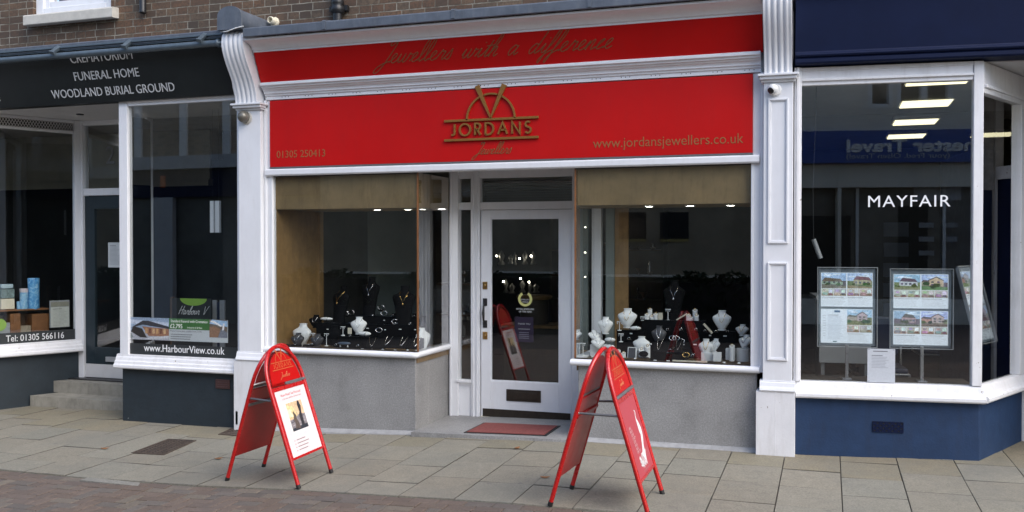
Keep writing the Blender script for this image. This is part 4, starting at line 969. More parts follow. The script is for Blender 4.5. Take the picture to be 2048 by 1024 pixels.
# hanging pale display strip
t = thing('hanging_panel', 'narrow white hanging panel inside the right window', 'display panel', (PY(431, 435, .7).x, .7, PY(431, 465, .7).z))
A, B_ = PY(421, 402, .7), PY(442, 465, .7); wA = B_.x - A.x
mb = MB(); mb.box(A.x, A.x + wA * .33, .69, .71, B_.z, A.z); mb.box(A.x + wA * .5, A.x + wA * .86, .69, .71, B_.z, A.z); part('white_strip', mb, WVINYL, t)
mb = MB(); mb.box(A.x + wA * .33, A.x + wA * .5, .695, .705, B_.z, A.z); mb.box(A.x + wA * .86, B_.x, .695, .705, B_.z, A.z); part('grey_strip', mb, GREYPL, t)
mb = MB(); mb.tube([(A.x + .03, .70, A.z), (A.x + .03, .70, 3.15)], .0012, 4); mb.tube([(B_.x - .03, .70, A.z), (B_.x - .03, .70, 3.15)], .0012, 4); part('wire', mb, DARKM, t)
t = thing('leaflet_stand', 'pale slatted leaflet stand low behind the price banner', 'display stand', (PY(440, 640, .6).x, .6, .44))
mb = MB(); A, B_ = PY(426, 600, .6), PY(450, 636, .6); mb.box(A.x, A.x + .05, .59, .61, .44, A.z); mb.box(B_.x - .06, B_.x, .59, .61, .44, A.z); part('upright', mb, GREYPL, t); part('back_board', MB().box(A.x + .05, B_.x - .06, .6, .605, .44, A.z - .02), BLUEINT, t)
# notice on the funeral shop door
A, B_ = PY(217, 485, 1.085), PY(246, 535, 1.085)
mb = MB(); mb.box(A.x, A.x + .20, 1.078, 1.082, B_.z, A.z, (.50, .53, .54)); M = frame((A.x, 1.077, B_.z), (1, 0, 0), (0, 0, 1)); lines(mb, M, .03, .17, .03, A.z - B_.z - .03, 16, (.36, .38, .40), r5)
tag(mb.build('paper_notice', PRINT), 'white paper notice taped to the dark funeral shop door', 'notice')
# urns, boxes and shelf in the splayed window
def SI(px, py, off): return SP(px, py, -off)                                   # a point behind the glass
zsh = SI(50, 620, .22).z
def marble(name, a, b, c):
    m, n, l, p = newmat(name); t = noise(n, l, 14, 5, .7); t.inputs['Distortion'].default_value = 1.2
    l.new(ramp(n, l, t.outputs[0], [(.34, a), (.5, b), (.66, c)]).outputs[0], p.inputs['Base Color']); p.inputs['Roughness'].default_value = .35; return m
MARB = marble('sky_and_cloud_print', (.03, .16, .42), (.10, .34, .62), (.45, .66, .82))
MARB2 = marble('pale_blue_print', (.10, .30, .55), (.25, .48, .68), (.50, .65, .74))
def tube_urn(pxc, pyb, pyt, w_, mats, label):
    b = SI(pxc, pyb, .22); tp = SI(pxc, pyt, .22); h = tp.z - b.z; rr = w_ / 2
    t = thing('tube_urn', label, 'urn', b, 0, 'printed tube urns on the pine shelf')
    part('tube', MB().lathe([(rr, 0), (rr, h * .82)], b, 24), mats[0], t); part('lid', MB().lathe([(rr * 1.03, h * .82), (rr * 1.03, h * .985), (rr * .98, h)], b, 24), mats[1], t); return t
px2m = (SI(80, 600, .22) - SI(55, 600, .22)).length / 25
tube_urn(67.5, 618, 556, 25 * px2m * .9, (MARB, MARB), 'tallest tube urn printed with blue sky and clouds')
t = tube_urn(48, 619, 577, 18 * px2m * .9, (MARB2, simple('pale_pink_lid', (.55, .48, .50), .5)), 'middle tube urn, pale blue with a pinkish band, left of the tallest')
tube_urn(37, 618, 603, 8 * px2m * .9, (MARB2, MARB2), 'tiny blue tube urn left of the middle one')
b = SI(15, 619, .22); sx = SM.to_3x3() @ V((1, 0, 0))
def sbox(px0, px1, py0, py1, off, dep, name, mat, par=None, bevel=.002):
    a = SL(px0, py1, -off); c = SL(px1, py0, -off); mb = MB(); mb.box(a.x, c.x, off, off + dep, a.z, c.z); mb.xf(SM); return mb.build(name, mat, par, bevel)
BOXP = simple('mottled_teal_print', (.16, .22, .22), .4, .5, 40)
t = thing('keepsake_box', 'cream and teal keepsake box at the left end of the shelf', 'box', b)
sbox(2, 29, 597, 619, .20, .12, 'box_base', CREAMB, t); sbox(2, 29, 578, 596.5, .20, .12, 'box_lid', BOXP, t)
tag(sbox(3, 27, 568, 577.5, .21, .10, 'scatter_dish', marble('pale_teal_glaze', (.3, .42, .48), (.4, .5, .55), (.5, .6, .62)), None, .01), 'shallow pale blue dish resting on the cream keepsake box', 'dish')
t = thing('shelf_unit', 'low stained pine cube shelf inside the left funeral shop window', 'shelf', SI(40, 660, .3))
sbox(-140, 98, 619, 627, .16, .24, 'top_board', PINE, t); sbox(64, 98, 627, 668, .16, .22, 'end_panel', PINE, t); sbox(21, 41, 627, 668, .16, .22, 'divider', PINE, t); sbox(-140, 64, 627, 668, .38, .01, 'back_board', WOODSH, t)
tag(sbox(41, 64, 651, 668, .2, .1, 'stone_box', simple('buff_box', (.30, .25, .18), .6), None), 'buff box tucked in the right cubby of the pine shelf', 'box')
t = thing('leaflet_holder', 'grey leaflet holder with a lime and blue disc in the left cubby', 'leaflet holder', SI(8, 662, .15))
sbox(-10, 20, 645, 668, .17, .02, 'holder', GREYPL, t); a = SL(0, 650, -.16); part('disc', MB().lathe([(.07, 0), (.07, .004)], (0, 0, 0), 20, axis='y').xf(SM @ Mx.Translation(V((a.x, .168, a.z)))), simple('lime_green_print', (.28, .46, .05), .5), t)
t = thing('certificate_frame', 'small framed certificate leaning inside the left window by the post', 'picture frame', SI(120, 655, .05))
sbox(100, 139, 600, 656, .05, .02, 'frame', GREYPL, t); a, c = SL(102, 655, -.045), SL(138, 603, -.045)
mb = MB(); M = frame(SM @ V((a.x, .046, a.z)), SM.to_3x3() @ V((1, 0, 0)), (0, 0, 1)); wq, hq = c.x - a.x, c.z - a.z
rect(mb, M, 0, wq, 0, hq * .80, (.52, .53, .49)); rect(mb, M, 0, wq, hq * .82, hq, (.26, .25, .20)); lines(mb, M, wq * .1, wq * .9, hq * .05, hq * .75, 13, (.40, .41, .39), r5, .0006); part('certificate', mb, PRINT, t)
# airbrick plate, pavement gratings
A, B_ = PY(432, 758, -.002), PY(460, 778, -.002); t = thing('wall_plate', 'small red brown plate on the teal wall under the right window', 'wall plate', ((A.x + B_.x) / 2, -.002, B_.z))
part('plate', MB().box(A.x, B_.x, -.012, .002, B_.z, A.z), simple('red_brown_plate', (.075, .035, .032), .6, .15, 20), t, .003)
mb = MB()
for k in range(4): mb.box(A.x + .015, B_.x - .015, -.016, -.012, B_.z + .012 + k * .022, B_.z + .02 + k * .022)
part('slot_rib', mb, simple('red_brown_rib', (.06, .03, .03), .6), t)
def grating(name, pts, n, label, infill):
    t = thing(name, label, 'drain cover', (sum(p[0] for p in pts) / 4, sum(p[1] for p in pts) / 4, gz(pts[0][0])))
    P = [V((x, y, gz(x, y) + .003)) for x, y in pts]
    def at(u, v): return P[0] * (1 - u) * (1 - v) + P[1] * u * (1 - v) + P[2] * u * v + P[3] * (1 - u) * v
    def slab(mb, u0, u1, v0, v1, h):
        q = [at(u0, v0), at(u1, v0), at(u1, v1), at(u0, v1)]; up = V((0, 0, h)); mb.add(q + [p + up for p in q], [(4, 5, 6, 7), (0, 1, 5, 4), (1, 2, 6, 5), (2, 3, 7, 6), (3, 0, 4, 7)])
    mb = MB(); slab(mb, .03, .97, .02, .98, .002); part('bed', mb, BLACKINT if not infill else infill, t)
    mb = MB()
    for u0, u1, v0, v1 in ((0, 1, 0, .03), (0, 1, .97, 1), (0, .05, .03, .97), (.95, 1, .03, .97)): slab(mb, u0, u1, v0, v1, .006)
    part('rim', mb, RUST, t)
    mb = MB()
    for k in range(n):
        for j in range(5): slab(mb, .08 + j * .175, .08 + j * .175 + .13, .05 + k * .9 / n, .05 + (k + .62) * .9 / n, .006)
    part('grate_bar', mb, RUST, t)
RUST = simple('rusty_iron', (.075, .055, .042), .7, .35, 40, bump=.5, bscale=90)
g = [PG(262, 907), PG(328, 911), PG(393, 882), PG(336, 879)]
grating('drain_cover', [(p.x, p.y) for p in g], 12, 'rectangular rusty iron drain cover in the pale slabs left of the signs', None)
g = [PG(436, 870), PG(500, 874), PG(520, 862), PG(462, 858)]
grating('drain_cover', [(p.x, p.y) for p in g], 4, 'small muddy drain cover at the foot of the left pilaster', RUST)

# ================================================================== ESTATE AGENT (right), turned a little where the street bends
RZ = R(6)
es = thing('estate_agency', 'navy and white shop front with splayed corner window, right of the red shop', 'shop building', (-.245, 0, 0), RZ)
MM = WM[es.name].copy()
def epart(name, mb, mat, par=None, bevel=0, k=0): mb.xf(MM, k); return part(name, mb, mat, par or es, bevel)
EN = V((-math.sin(RZ), math.cos(RZ), 0)); EP = V((-.245, 0, 0))
def E2(px, py, off=0.0):
    """a point off metres behind the estate agent's glass, in its own frame"""
    q = onp(px, py, EP + EN * off, EN); return MM.inverted() @ q
CX = 1.36; dv = V((.4437, .896, 0)); dl = MM.to_3x3().inverted() @ dv; RM = Mx((dl, V((-dl.y, dl.x, 0)), V((0, 0, 1)))).transposed().to_4x4(); RM.translation = V((CX, .0, 0)); RL = 1.02
mb = MB(); mb.box(-.02, CX, .0, .12, -.1, .475); k = len(mb.v); mb.box(0, 2.2, .0, .12, -.1, .475); mb.xf(RM, k); epart('stall_riser', mb, NAVYR, bevel=.006)
spf = [(.06, .47), (-.055, .47), (-.066, .482), (-.066, .505), (-.056, .518), (-.04, .524), (-.03, .545), (-.02, .575), (-.012, .596), (.06, .602)]
mb = MB(); mb.prism(spf, 0, -.005, CX + .035); k = len(mb.v); mb.prism(spf, 0, .02, RL + .10); mb.xf(RM, k); epart('window_sill', mb, WHITE2, bevel=.003)
mb = MB(); mb.box(-.02, .036, -.03, .06, .60, 3.10); mb.box(-.004, .018, -.045, -.03, .60, 3.10); mb.box(.036, CX - .06, -.012, .06, 2.958, 3.10); mb.box(.036, CX - .06, -.03, -.012, 2.99, 3.01); mb.box(CX - .058, CX + .012, -.022, .06, .602, 3.10)
mb.box(.036, CX - .06, -.02, -.012, 3.07, 3.10)
ew = epart('shop_window', mb, WHITE2, bevel=.004)
pane(ew, [MM @ V(q) for q in ((.036, .02, .602), (CX - .058, .02, .602), (CX - .058, .02, 2.958), (.036, .02, 2.958))])
mb = MB(); mb.box(.03, RL, -.012, .05, 2.86, 3.10); mb.box(RL - .12, RL, -.02, .06, .60, 2.86); mb.box(.03, RL, -.03, -.012, 2.90, 2.925); mb.box(RL, RL + .5, -.02, .1, -.1, 3.10); mb.box(RL + .06, RL + .1, -.04, -.02, -.1, 3.1); mb.xf(RM); ew2 = epart('side_window', mb, WHITE2, bevel=.004)
pane(ew2, [MM @ (RM @ V(q)) for q in ((.0, .02, .60), (RL - .12, .02, .60), (RL - .12, .02, 2.86), (.0, .02, 2.86))])
mb = MB(); mb.prism([(.10, 3.112), (-.105, 3.112), (-.115, 3.125), (-.115, 3.150), (-.105, 3.160), (-.125, 3.168), (-.132, 3.178), (-.13, 3.190), (-.11, 3.20), (-.105, 3.21), (-.16, 3.62), (-.19, 3.63), (-.20, 3.66), (.10, 3.70)], 0, -.02, 4.5); epart('fascia_board', mb, NAVY, bevel=.003)
mb = MB(); mb.box(-.02, 4.5, .12, .42, 3.66, 9.0); epart('brick_wall', mb, BRICK)
mb = MB(); mb.box(.0, 4.5, .10, 3.0, 3.105, 3.14); epart('soffit', mb, CREAM_W)
mb = MB(); mb.prism([(1.46, 1.28), (2.6, 1.28), (2.6, 2.2), (1.8, 2.2)], 2, -.1, .20); part('step', mb, STEPM, es, .012)
# airbrick
A, B_ = E2(1746, 843), E2(1806, 865); t = thing('air_vent', 'black pierced air vent in the navy wall under the estate agent\'s window', 'vent', MM @ V(((A.x + B_.x) / 2, 0, B_.z)))
mb = MB(); mb.box(A.x - .004, B_.x + .004, -.004, .002, B_.z - .004, A.z + .004); mb.xf(MM); part('recess', mb, BLACKINT, t)
mb = MB(); w_, h_ = B_.x - A.x, A.z - B_.z
for i in range(11): mb.box(A.x + w_ * i / 10 - .003, A.x + w_ * i / 10 + .003, -.009, -.004, B_.z, A.z)
for i in range(5): mb.box(A.x, B_.x, -.0088, -.004, B_.z + h_ * i / 4 - .0035, B_.z + h_ * i / 4 + .0035)
for i in range(10):
    for j in range(4):
        if (i + j) % 2: mb.box(A.x + w_ * i / 10, A.x + w_ * (i + 1) / 10, -.0085, -.004, B_.z + h_ * (j + .25) / 4, B_.z + h_ * (j + .75) / 4)
mb.xf(MM); part('lattice', mb, NAVY, t)
# room
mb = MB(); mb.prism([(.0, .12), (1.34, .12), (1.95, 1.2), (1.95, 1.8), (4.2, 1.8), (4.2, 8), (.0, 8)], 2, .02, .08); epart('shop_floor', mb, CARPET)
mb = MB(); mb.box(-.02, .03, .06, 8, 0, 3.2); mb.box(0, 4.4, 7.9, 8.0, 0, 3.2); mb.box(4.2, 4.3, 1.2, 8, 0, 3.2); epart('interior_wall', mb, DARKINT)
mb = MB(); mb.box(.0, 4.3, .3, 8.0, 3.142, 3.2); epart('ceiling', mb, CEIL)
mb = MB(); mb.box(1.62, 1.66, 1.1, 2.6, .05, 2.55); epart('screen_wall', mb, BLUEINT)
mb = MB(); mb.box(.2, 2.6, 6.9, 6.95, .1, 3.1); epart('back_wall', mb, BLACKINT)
mb = MB()
for k in range(5): mb.box(1.45, 1.75, 5.0, 5.02, .75 + k * .26, .93 + k * .26)
epart('leaflet_rack', mb, simple('dim_blue_leaflets', (.09, .12, .20), .5))
g_ = 'lit ceiling panels in the estate agency'
lab = ['lit yellow ceiling panel highest in the view, cut by the window head', 'second lit yellow ceiling panel, the largest shown whole', 'third lit yellow ceiling panel, between the largest and the smallest', 'smallest lit yellow ceiling panel, deepest in the estate agency']
for q, lb in zip(((1815, 165, 1932, 167), (1802, 211, 1899, 209), (1788, 247, 1871, 246), (1776, 275, 1848, 273)), lab):
    a, b = PZ(q[0], q[1], 3.09), PZ(q[2], q[3], 3.09)
    t = thing('ceiling_light', lb, 'ceiling light', ((a.x + b.x) / 2, a.y, 3.09), 0, g_)
    part('frame', MB().box(a.x - .02, b.x + .02, a.y - .24, a.y + .24, 3.10, 3.14), WHITEV, t)
    part('diffuser', MB().box(a.x, b.x, a.y - .22, a.y + .22, 3.09, 3.10), LAMPP, t)
a = PZ(1946, 272, 3.09); t = thing('ceiling_light', 'lit ceiling panel whose tip shows beside the corner post', 'ceiling light', (a.x + .2, a.y, 3.09), 0, g_)
part('frame', MB().box(a.x - .02, a.x + .48, a.y - .24, a.y + .24, 3.10, 3.14), WHITEV, t); part('diffuser', MB().box(a.x, a.x + .46, a.y - .22, a.y + .22, 3.09, 3.10), LAMPP, t)
# name on the glass
A, B_ = E2(1734, 414), E2(1899, 412); q = MB().text('MAYFAIR', 1, Mx.Identity(4), 0, space=1.12); wd = max(v.x for v in q.v) - min(v.x for v in q.v); h_ = (E2(1734, 391).z - A.z) / .70
mb = MB().text('MAYFAIR', h_, MM @ frame((A.x, .014, A.z), (1, 0, 0), (0, 0, 1)), .002, 'LEFT', xs=(B_.x - A.x) / wd / h_, space=1.12)
tag(mb.build('window_lettering', WVINYL), 'white capital lettering across the middle of the estate agent\'s window', 'window lettering')
# property boards
BACK = simple('grey_board_backing', (.30, .32, .34), .5, .05, 10)
def property_board(M, W, H, kinds, label, seed, split=.485):
    """M: frame with origin at the board's lower left corner, facing the street"""
    r = random.Random(seed); t = thing('property_board', label, 'display board', M @ V((W / 2, 0, 0)), 0, 'property boards in the estate agent\'s window')
    mb = MB(); mb.box(0, W, 0, H, -.012, -.009); mb.xf(M); part('acrylic_sheet', mb, ACRYL, t)
    mb = MB()
    for q in ((0, W, 0, .006), (0, W, H - .006, H), (0, .006, .006, H - .006), (W - .006, W, .006, H - .006)): mb.box(q[0], q[1], q[2], q[3], -.014, .002)
    mb.xf(M); part('acrylic_edge', mb, GREYPL, t, .001)
    mb = MB(); mb.box(.012, W - .016, .014, H - .012, -.030, -.016); mb.xf(M); part('backing', mb, BACK, t)
    sw = W * .86; sh = H * .425; x0 = (W - sw) / 2 - .004
    for row, y0 in enumerate((H * .505, H * .05)):
        Q = M @ Mx.Translation(V((x0, y0, -.014))); pm = MB(); fm = MB()
        pm.box(0, sw, 0, sh, -.0015, 0, (.66, .69, .74)); pm.xf(Q)
        for c in range(2):
            a, b = sw * (.5 * c) + sw * .012, sw * (.5 * c + .5) - sw * .012; kd = kinds[row * 2 + c]
            if kd == 'list':
                rect(pm, Q, a + .10, a + .145, sh * .90, sh * .96, (.05, .12, .22), .001)
                for k in range(9): rect(pm, Q, a + .012, a + .035, sh * (.80 - k * .075), sh * (.815 - k * .075), (.40, .40, .45), .001)
                lines(pm, Q, a + .05, b - .012, sh * .10, sh * .84, 19, (.50, .52, .58), r, .001); rect(pm, Q, a + .09, a + .12, sh * .03, sh * .06, (.08, .14, .16), .001); continue
            photo(fm, Q, a, b, sh * .54, sh * .985, kd, r)
            mid = (a + b) / 2
            photo(fm, Q, a, mid - .002, sh * .32, sh * .525, 'room', r); photo(fm, Q, mid + .002, b, sh * .32, sh * .525, 'room', r)
            lines(pm, Q, a + .004, b - .004, sh * .05, sh * .29, 8, (.52, .53, .56), r, .001)
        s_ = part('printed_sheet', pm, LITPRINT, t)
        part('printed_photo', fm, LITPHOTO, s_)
    return t
def eboard(q0, q1, off, kinds, label, seed, rod):
    A, B_ = E2(*q0, off), E2(*q1, off); W, H = B_.x - A.x, A.z - B_.z
    M = MM @ frame((A.x, off, B_.z), (1, 0, 0), (0, 0, 1))
    t = property_board(M, W, H, kinds, label, seed)
    x = E2(rod, 720, off).x; z0 = .60
    mb = MB(); mb.box(x - .012, x + .012, off - .004, off + .012, z0, B_.z + .02); mb.xf(MM); part('stand_rod', mb, STEEL, t, .002)
    mb = MB(); mb.box(x - .035, x + .035, off - .03, off + .05, z0 - .005, z0 + .008); mb.xf(MM); part('stand_foot', mb, STEEL, t, .002)
mb = MB(); mb.box(.03, CX - .02, .06, .42, .56, .597); epart('window_ledge', mb, CARPET)
eboard((1635, 534), (1755, 696), .16, ['tarmac', 'stone', 'list', 'white'], 'acrylic property board with a text list in its lower left, nearest the white pilaster', 11, 1694)
eboard((1780, 537), (1907, 700), .16, ['white', 'tarmac', 'tarmac', 'stone'], 'acrylic property board with four house photographs in the middle of the window', 23, 1844)
bx = RM @ V((.05, .16, 0)); zt = 1.515; lean = R(14)
cM = MM @ RM @ Mx.Translation(V((.13, .055, .90))) @ Mx((V((1, 0, 0)), V((0, math.sin(lean), math.cos(lean))), V((0, -math.cos(lean), math.sin(lean))))).transposed().to_4x4()
property_board(cM, .46, .64, ['white', 'stone', 'stone', 'white'], 'leaning property board seen edge on behind the corner post', 31)
A, B_ = E2(1735, 697, .012), E2(1790, 767, .012)
mb = MB(); mb.box(A.x, B_.x, .012, .014, .604, A.z, (.50, .53, .57)); M = frame((A.x, .0118, .604), (1, 0, 0), (0, 0, 1)); W, H = B_.x - A.x, A.z - .604
lines(mb, M, W * .2, W * .8, H * .90, H * .95, 1, (.25, .25, .28), r5, .0002); lines(mb, M, W * .15, W * .8, H * .42, H * .82, 9, (.36, .38, .42), r5, .0002)
for a, b in ((.03, .96), (.92, .96), (.03, .02)): rect(mb, M, W * a, W * (a + .05), H * b, H * (b + .025), (.3, .32, .36), .0003)
mb.xf(MM); tag(mb.build('paper_notice', PRINT), 'white typed notice taped low inside the estate agent\'s window', 'notice')
# things deeper in the room
A, B_ = E2(1638, 700, .9), E2(1742, 728, .9)
t = thing('low_cabinet', 'pale grey low desk behind the left property board', 'desk', MM @ V(((A.x + B_.x) / 2, 1.0, .08)))
mb = MB(); mb.box(A.x, B_.x, .9, .93, B_.z, A.z + .45); mb.xf(MM); part('front_panel', mb, PALEG, t, .004); mb = MB(); mb.box(A.x - .03, B_.x + .03, .88, 1.5, A.z + .45, A.z + .48); mb.xf(MM); part('desk_top', mb, GREYPL, t, .003)
for x in (A.x + .02, B_.x - .05):
    mb = MB(); mb.box(x, x + .03, .92, 1.45, .08, A.z + .45); mb.xf(MM); part('leg', mb, GREYPL, t)
mb = MB(); mb.tube([(A.x, .95, .10), (B_.x, .95, .10)], .012, 6); mb.xf(MM); part('stretcher', mb, STEEL, t)
A = E2(1632, 500, .4); t = thing('angled_lamp', 'chrome tube lamp hanging at a slant near the left jamb', 'lamp', MM @ V((A.x, .4, A.z)))
mb = MB(); d_ = V((.35, 0, -1)).normalized(); c_ = V((A.x - .02, .4, A.z + .09)); mb.tube([c_, c_ + d_ * .17], .020, 10); mb.xf(MM); part('tube', mb, GREYPL, t)
mb = MB(); mb.tube([c_, c_ - d_ * .02 + V((0, 0, .4)), c_ + V((.02, 0, 1.3))], .003, 5); mb.xf(MM); part('wire', mb, DARKM, t)
def office_chair(x, y, lb):
    t = thing('office_chair', lb, 'chair', MM @ V((x, y, .08)), 0, 'visitor chairs in the estate agency')
    def add(n, mb, mat, bv=0): mb.xf(MM @ Mx.Translation(V((x, y, .08)))); part(n, mb, mat, t, bv)
    add('seat', MB().box(-.23, .23, -.22, .22, .42, .48), BLUEINT, .02); add('backrest', MB().box(-.22, .22, .2, .25, .55, .92), BLUEINT, .02)
    for s in (-1, 1): add('leg_frame', MB().tube([(s * .24, .24, .9), (s * .24, .22, .42), (s * .24, -.22, .42), (s * .24, -.24, .02), (s * .24, .2, .02)], .012, 8), STEEL)
    add('cross_rail', MB().tube([(-.24, -.22, .42), (.24, -.22, .42)], .012, 8), STEEL)
office_chair(.85, 1.5, 'navy visitor chair behind the middle property board'); office_chair(1.75, 3.2, 'navy visitor chair behind the leaning property board')

# ================================================================== PAVEMENT SIGNS
def aboard(F1, F2, B1, B2, ztop, label, poster):
    P = [V((x, y, gz(x, y) + .004)) for x, y in (F1, F2, B1, B2)]
    c = (P[0] + P[1] + P[2] + P[3]) / 4
    t = thing('pavement_sign', label, 'pavement sign', c, 0, 'red A-frame pavement signs')
    for side in (0, 1):
        a, b = (P[0], P[1]) if side == 0 else (P[2], P[3]); oa, ob = (P[2], P[3]) if side == 0 else (P[0], P[1])
        w_ = (b - a).length; u = (b - a).normalized(); mid = (a + b) / 2
        ap = ((a + b + oa + ob) / 4); apx = V((ap.x, ap.y, ztop)); off = (mid - V((ap.x, ap.y, mid.z))).normalized() * .021
        v = (apx + off - mid); L = v.length; v = (v - u * v.dot(u)).normalized(); n = u.cross(v)
        if n.dot(mid - ap) < 0: u = -u; n = -n
        M = Mx((u, v, n)).transposed().to_4x4(); M.translation = mid
        r = w_ / 2; rise = .29; y0 = L - rise
        path = [(-r, 0), (-r, y0 * .5), (-r, y0)] + [(-r * math.cos(R(q)) , y0 + rise * math.sin(R(q)) ** .9) for q in range(12, 180, 12)] + [(r, y0), (r, y0 * .5), (r, 0)]
        fr_ = part('tube_frame', MB().tube([M @ V((*p, 0)) for p in path], .0155, 10), REDTUBE, t)
        for s in (-1, 1): part('foot', MB().tube([M @ V((s * r, -.002, 0)), M @ V((s * r, .028, 0))], .0172, 10), RUBBER, fr_)
        # lower panel with poster
        p0, p1 = .20, .745; ri = r - .012
        mb = MB(); mb.box(-ri, ri, p0, p1, -.009, .004); mb.xf(M); pan = part('panel', mb, RED if side == 0 else REDBACK, t, .002)
        mb = MB()
        for q in ((-ri, -ri + .018, p0, p1), (ri - .018, ri, p0, p1), (-ri + .018, ri - .018, p0, p0 + .018), (-ri + .018, ri - .018, p1 - .03, p1)): mb.box(q[0], q[1], q[2], q[3], .004, .009)
        mb.xf(M); part('poster_frame', mb, REDTUBE, pan, .002)
        # arched header
        h0 = .772; ra = r - .04; rs = rise - .045
        arch = [(-ra, h0), (-ra, y0)] + [(-ra * math.cos(R(q)), y0 + rs * math.sin(R(q)) ** .9) for q in range(10, 180, 10)] + [(ra, y0), (ra, h0)]
        mb = MB(); mb.prism([(p[0], p[1]) for p in arch], 2, -.004, .005); mb.xf(M); hd_ = part('header_panel', mb, RED if side == 0 else REDBACK, t)
        mb = MB(); mb.box(-r * .15 if poster == 'white' else -r, r, p1 + .004, p1 + .024, .0, .016); mb.xf(M); part('clip_bar', mb, GREYB, t, .003)
        Q = M @ Mx.Translation(V((0, 0, .0052)))
        mb = MB(); logo(mb, w_ * .60, M @ Mx.Translation(V((0, h0 + .105, .005))), .0012, lite=True); part('emblem', mb, GOLDRED, hd_)
        mb = MB(); script(mb, 'Jewellers', .017, M @ Mx.Translation(V((0, h0 + .035, .005))), .0014); part('script_lettering', mb, GOLDRED, hd_)
        if side == 0:
            S = M @ Mx.Translation(V((0, 0, .0045))); x0, x1, y0_, y1_ = -ri + .018, ri - .018, p0 + .018, p1 - .03; W, H = x1 - x0, y1_ - y0_
            T = S @ Mx.Translation(V((x0, y0_, 0))); mb = MB(); r9 = random.Random(9)
            if poster == 'white':
                rect(mb, T, 0, W, 0, H, (.74, .66, .66))
                tt = lambda s, sz, x, y, c, al='CENTER': mb.text(s, sz, T @ Mx.Translation(V((W * x, H * y, .0006))), .0004, al, c=c)
                tt('Want Metal? Say Precious!', .026, .5, .905, (.55, .06, .06)); tt('at the shop with the red front door', .018, .5, .855, (.50, .22, .22))
                rect(mb, T, W * .20, W * .80, H * .31, H * .81, (.80, .76, .74), .0006)
                for k in range(4): lines(mb, T, W * .26, W * (.62 + .1 * (k % 2)), H * (.215 - k * .05), H * (.24 - k * .05), 1, (.50, .36, .36), r9, .0006); rect(mb, T, W * .19, W * .215, H * (.218 - k * .05), H * (.232 - k * .05), (.6, .12, .12), .0006)
                part('poster', mb, PRINT, pan); mb = MB(); G = T @ Mx.Translation(V((W * .24, H * .36, 0))); gw, gh = W * .52, H * .43
                def g_poly(pts, c, z): mb.face([G @ V((a * gw, b * gh, z)) for a, b in pts], c)
                g_poly([(0, 0), (1, 0), (1, 1), (0, 1)], (.80, .52, .26), .001); g_poly([(0, .45), (.55, .45), (.35, .85), (0, .95)], (.85, .64, .25), .0012); g_poly([(0, .5), (.25, .5), (.2, .75), (0, .8)], (.9, .82, .50), .0014)
                g_poly([(0, 0), (1, 0), (1, .5), (.6, .52), (.3, .42), (0, .4)], (.30, .26, .27), .0016)
                for k in range(7): a = r9.uniform(0, .6); b = .05 + k * .06; g_poly([(a, b), (a + .35, b + .02), (a + .3, b + .05), (a + .05, b + .04)], r9.choice([(.55, .50, .48), (.12, .11, .13), (.45, .40, .40)]), .0018 + k * .00005)
                g_poly([(0, 0), (1, 0), (1, .14), (0, .10)], (.04, .045, .06), .0022)
                g_poly([(.62, .12), (.80, .12), (.80, .55), (.86, .80), (.80, .98), (.72, 1.0), (.66, .84), (.70, .60), (.62, .5)], (.045, .04, .045), .0024)
                g_poly([(.20, .06), (.52, .04), (.46, .30), (.40, .42), (.44, .52), (.38, .58), (.33, .68), (.27, .62), (.28, .52), (.22, .4), (.26, .25)], (.13, .09, .07), .0024)
                part('printed_photo', mb, PHOTO, pan)
            else:
                rect(mb, T, 0, W, 0, H, (.44, .055, .07)); wc = (.80, .78, .76)
                def sw(pts, ws, dz=0):
                    c_ = cat_rom(pts, 6); n_ = len(c_); l_, r_ = [], []
                    for i, p in enumerate(c_):
                        d_ = (c_[min(i + 1, n_ - 1)] - c_[max(i - 1, 0)]).normalized(); nn = V((-d_.y, d_.x, 0)); f = i / (n_ - 1) * (len(ws) - 1); j_ = min(int(f), len(ws) - 2); ww = ws[j_] + (ws[j_ + 1] - ws[j_]) * (f - j_)
                        l_.append(T @ V(((p.x + nn.x * ww) * W, (p.y + nn.y * ww) * H, .0008 + dz))); r_.append(T @ V(((p.x - nn.x * ww) * W, (p.y - nn.y * ww) * H, .0008 + dz)))
                    for i in range(n_ - 1): mb.face([l_[i], l_[i + 1], r_[i + 1], r_[i]], wc)
                sw([(.74, .80), (.79, .77), (.75, .73), (.74, .66), (.78, .56), (.80, .46), (.72, .36), (.66, .26), (.60, .17)], [.006, .012, .012, .02, .055, .08, .05, .04, .065, .09])
                for k in range(9):
                    x = .42 + k * .035; sw([(x + .05, .26), (x + .02 * math.sin(k * 2), .19), (x - .03, .13 - .02 * (k % 3)), (x - .02, .08 + .02 * (k % 2))], [.012, .01, .012, .004], .0002)
                for k in range(7): sw([(.36 + .02 * k, .24 - .02 * k), (.30 + .03 * (k % 3), .22 - .015 * k), (.34 + .02 * k, .19 - .015 * k)], [.01, .012, .006], .0002)
                for k, s in enumerate(('ARIEL', 'BEADS', 'CLASP', 'CHARM', 'GEMS', 'RINGS', 'MADE', 'FOR YOU')): mb.text(s, .026, T @ Mx.Translation(V((W * (.17 + .015 * k), H * (.625 - k * .048), .0008))), .0003, 'LEFT', c=(.66, .40, .40))
                for k in range(4): lines(mb, T, W * .70, W * .94, H * (.25 - k * .03), H * (.265 - k * .03), 1, (.62, .30, .30), r9, .0008)
                lines(mb, T, W * .35, W * .8, H * .035, H * .05, 1, (.62, .30, .30), r9, .0008)
                part('poster', mb, PRINT, pan)
        else:
            mb = MB(); mb.box(-r, r, p1 - .13, p1 - .11, -.022, -.009); mb.xf(M)
            part('cross_bar', mb, GREYB if poster == 'white' else REDBACK, t, .003)
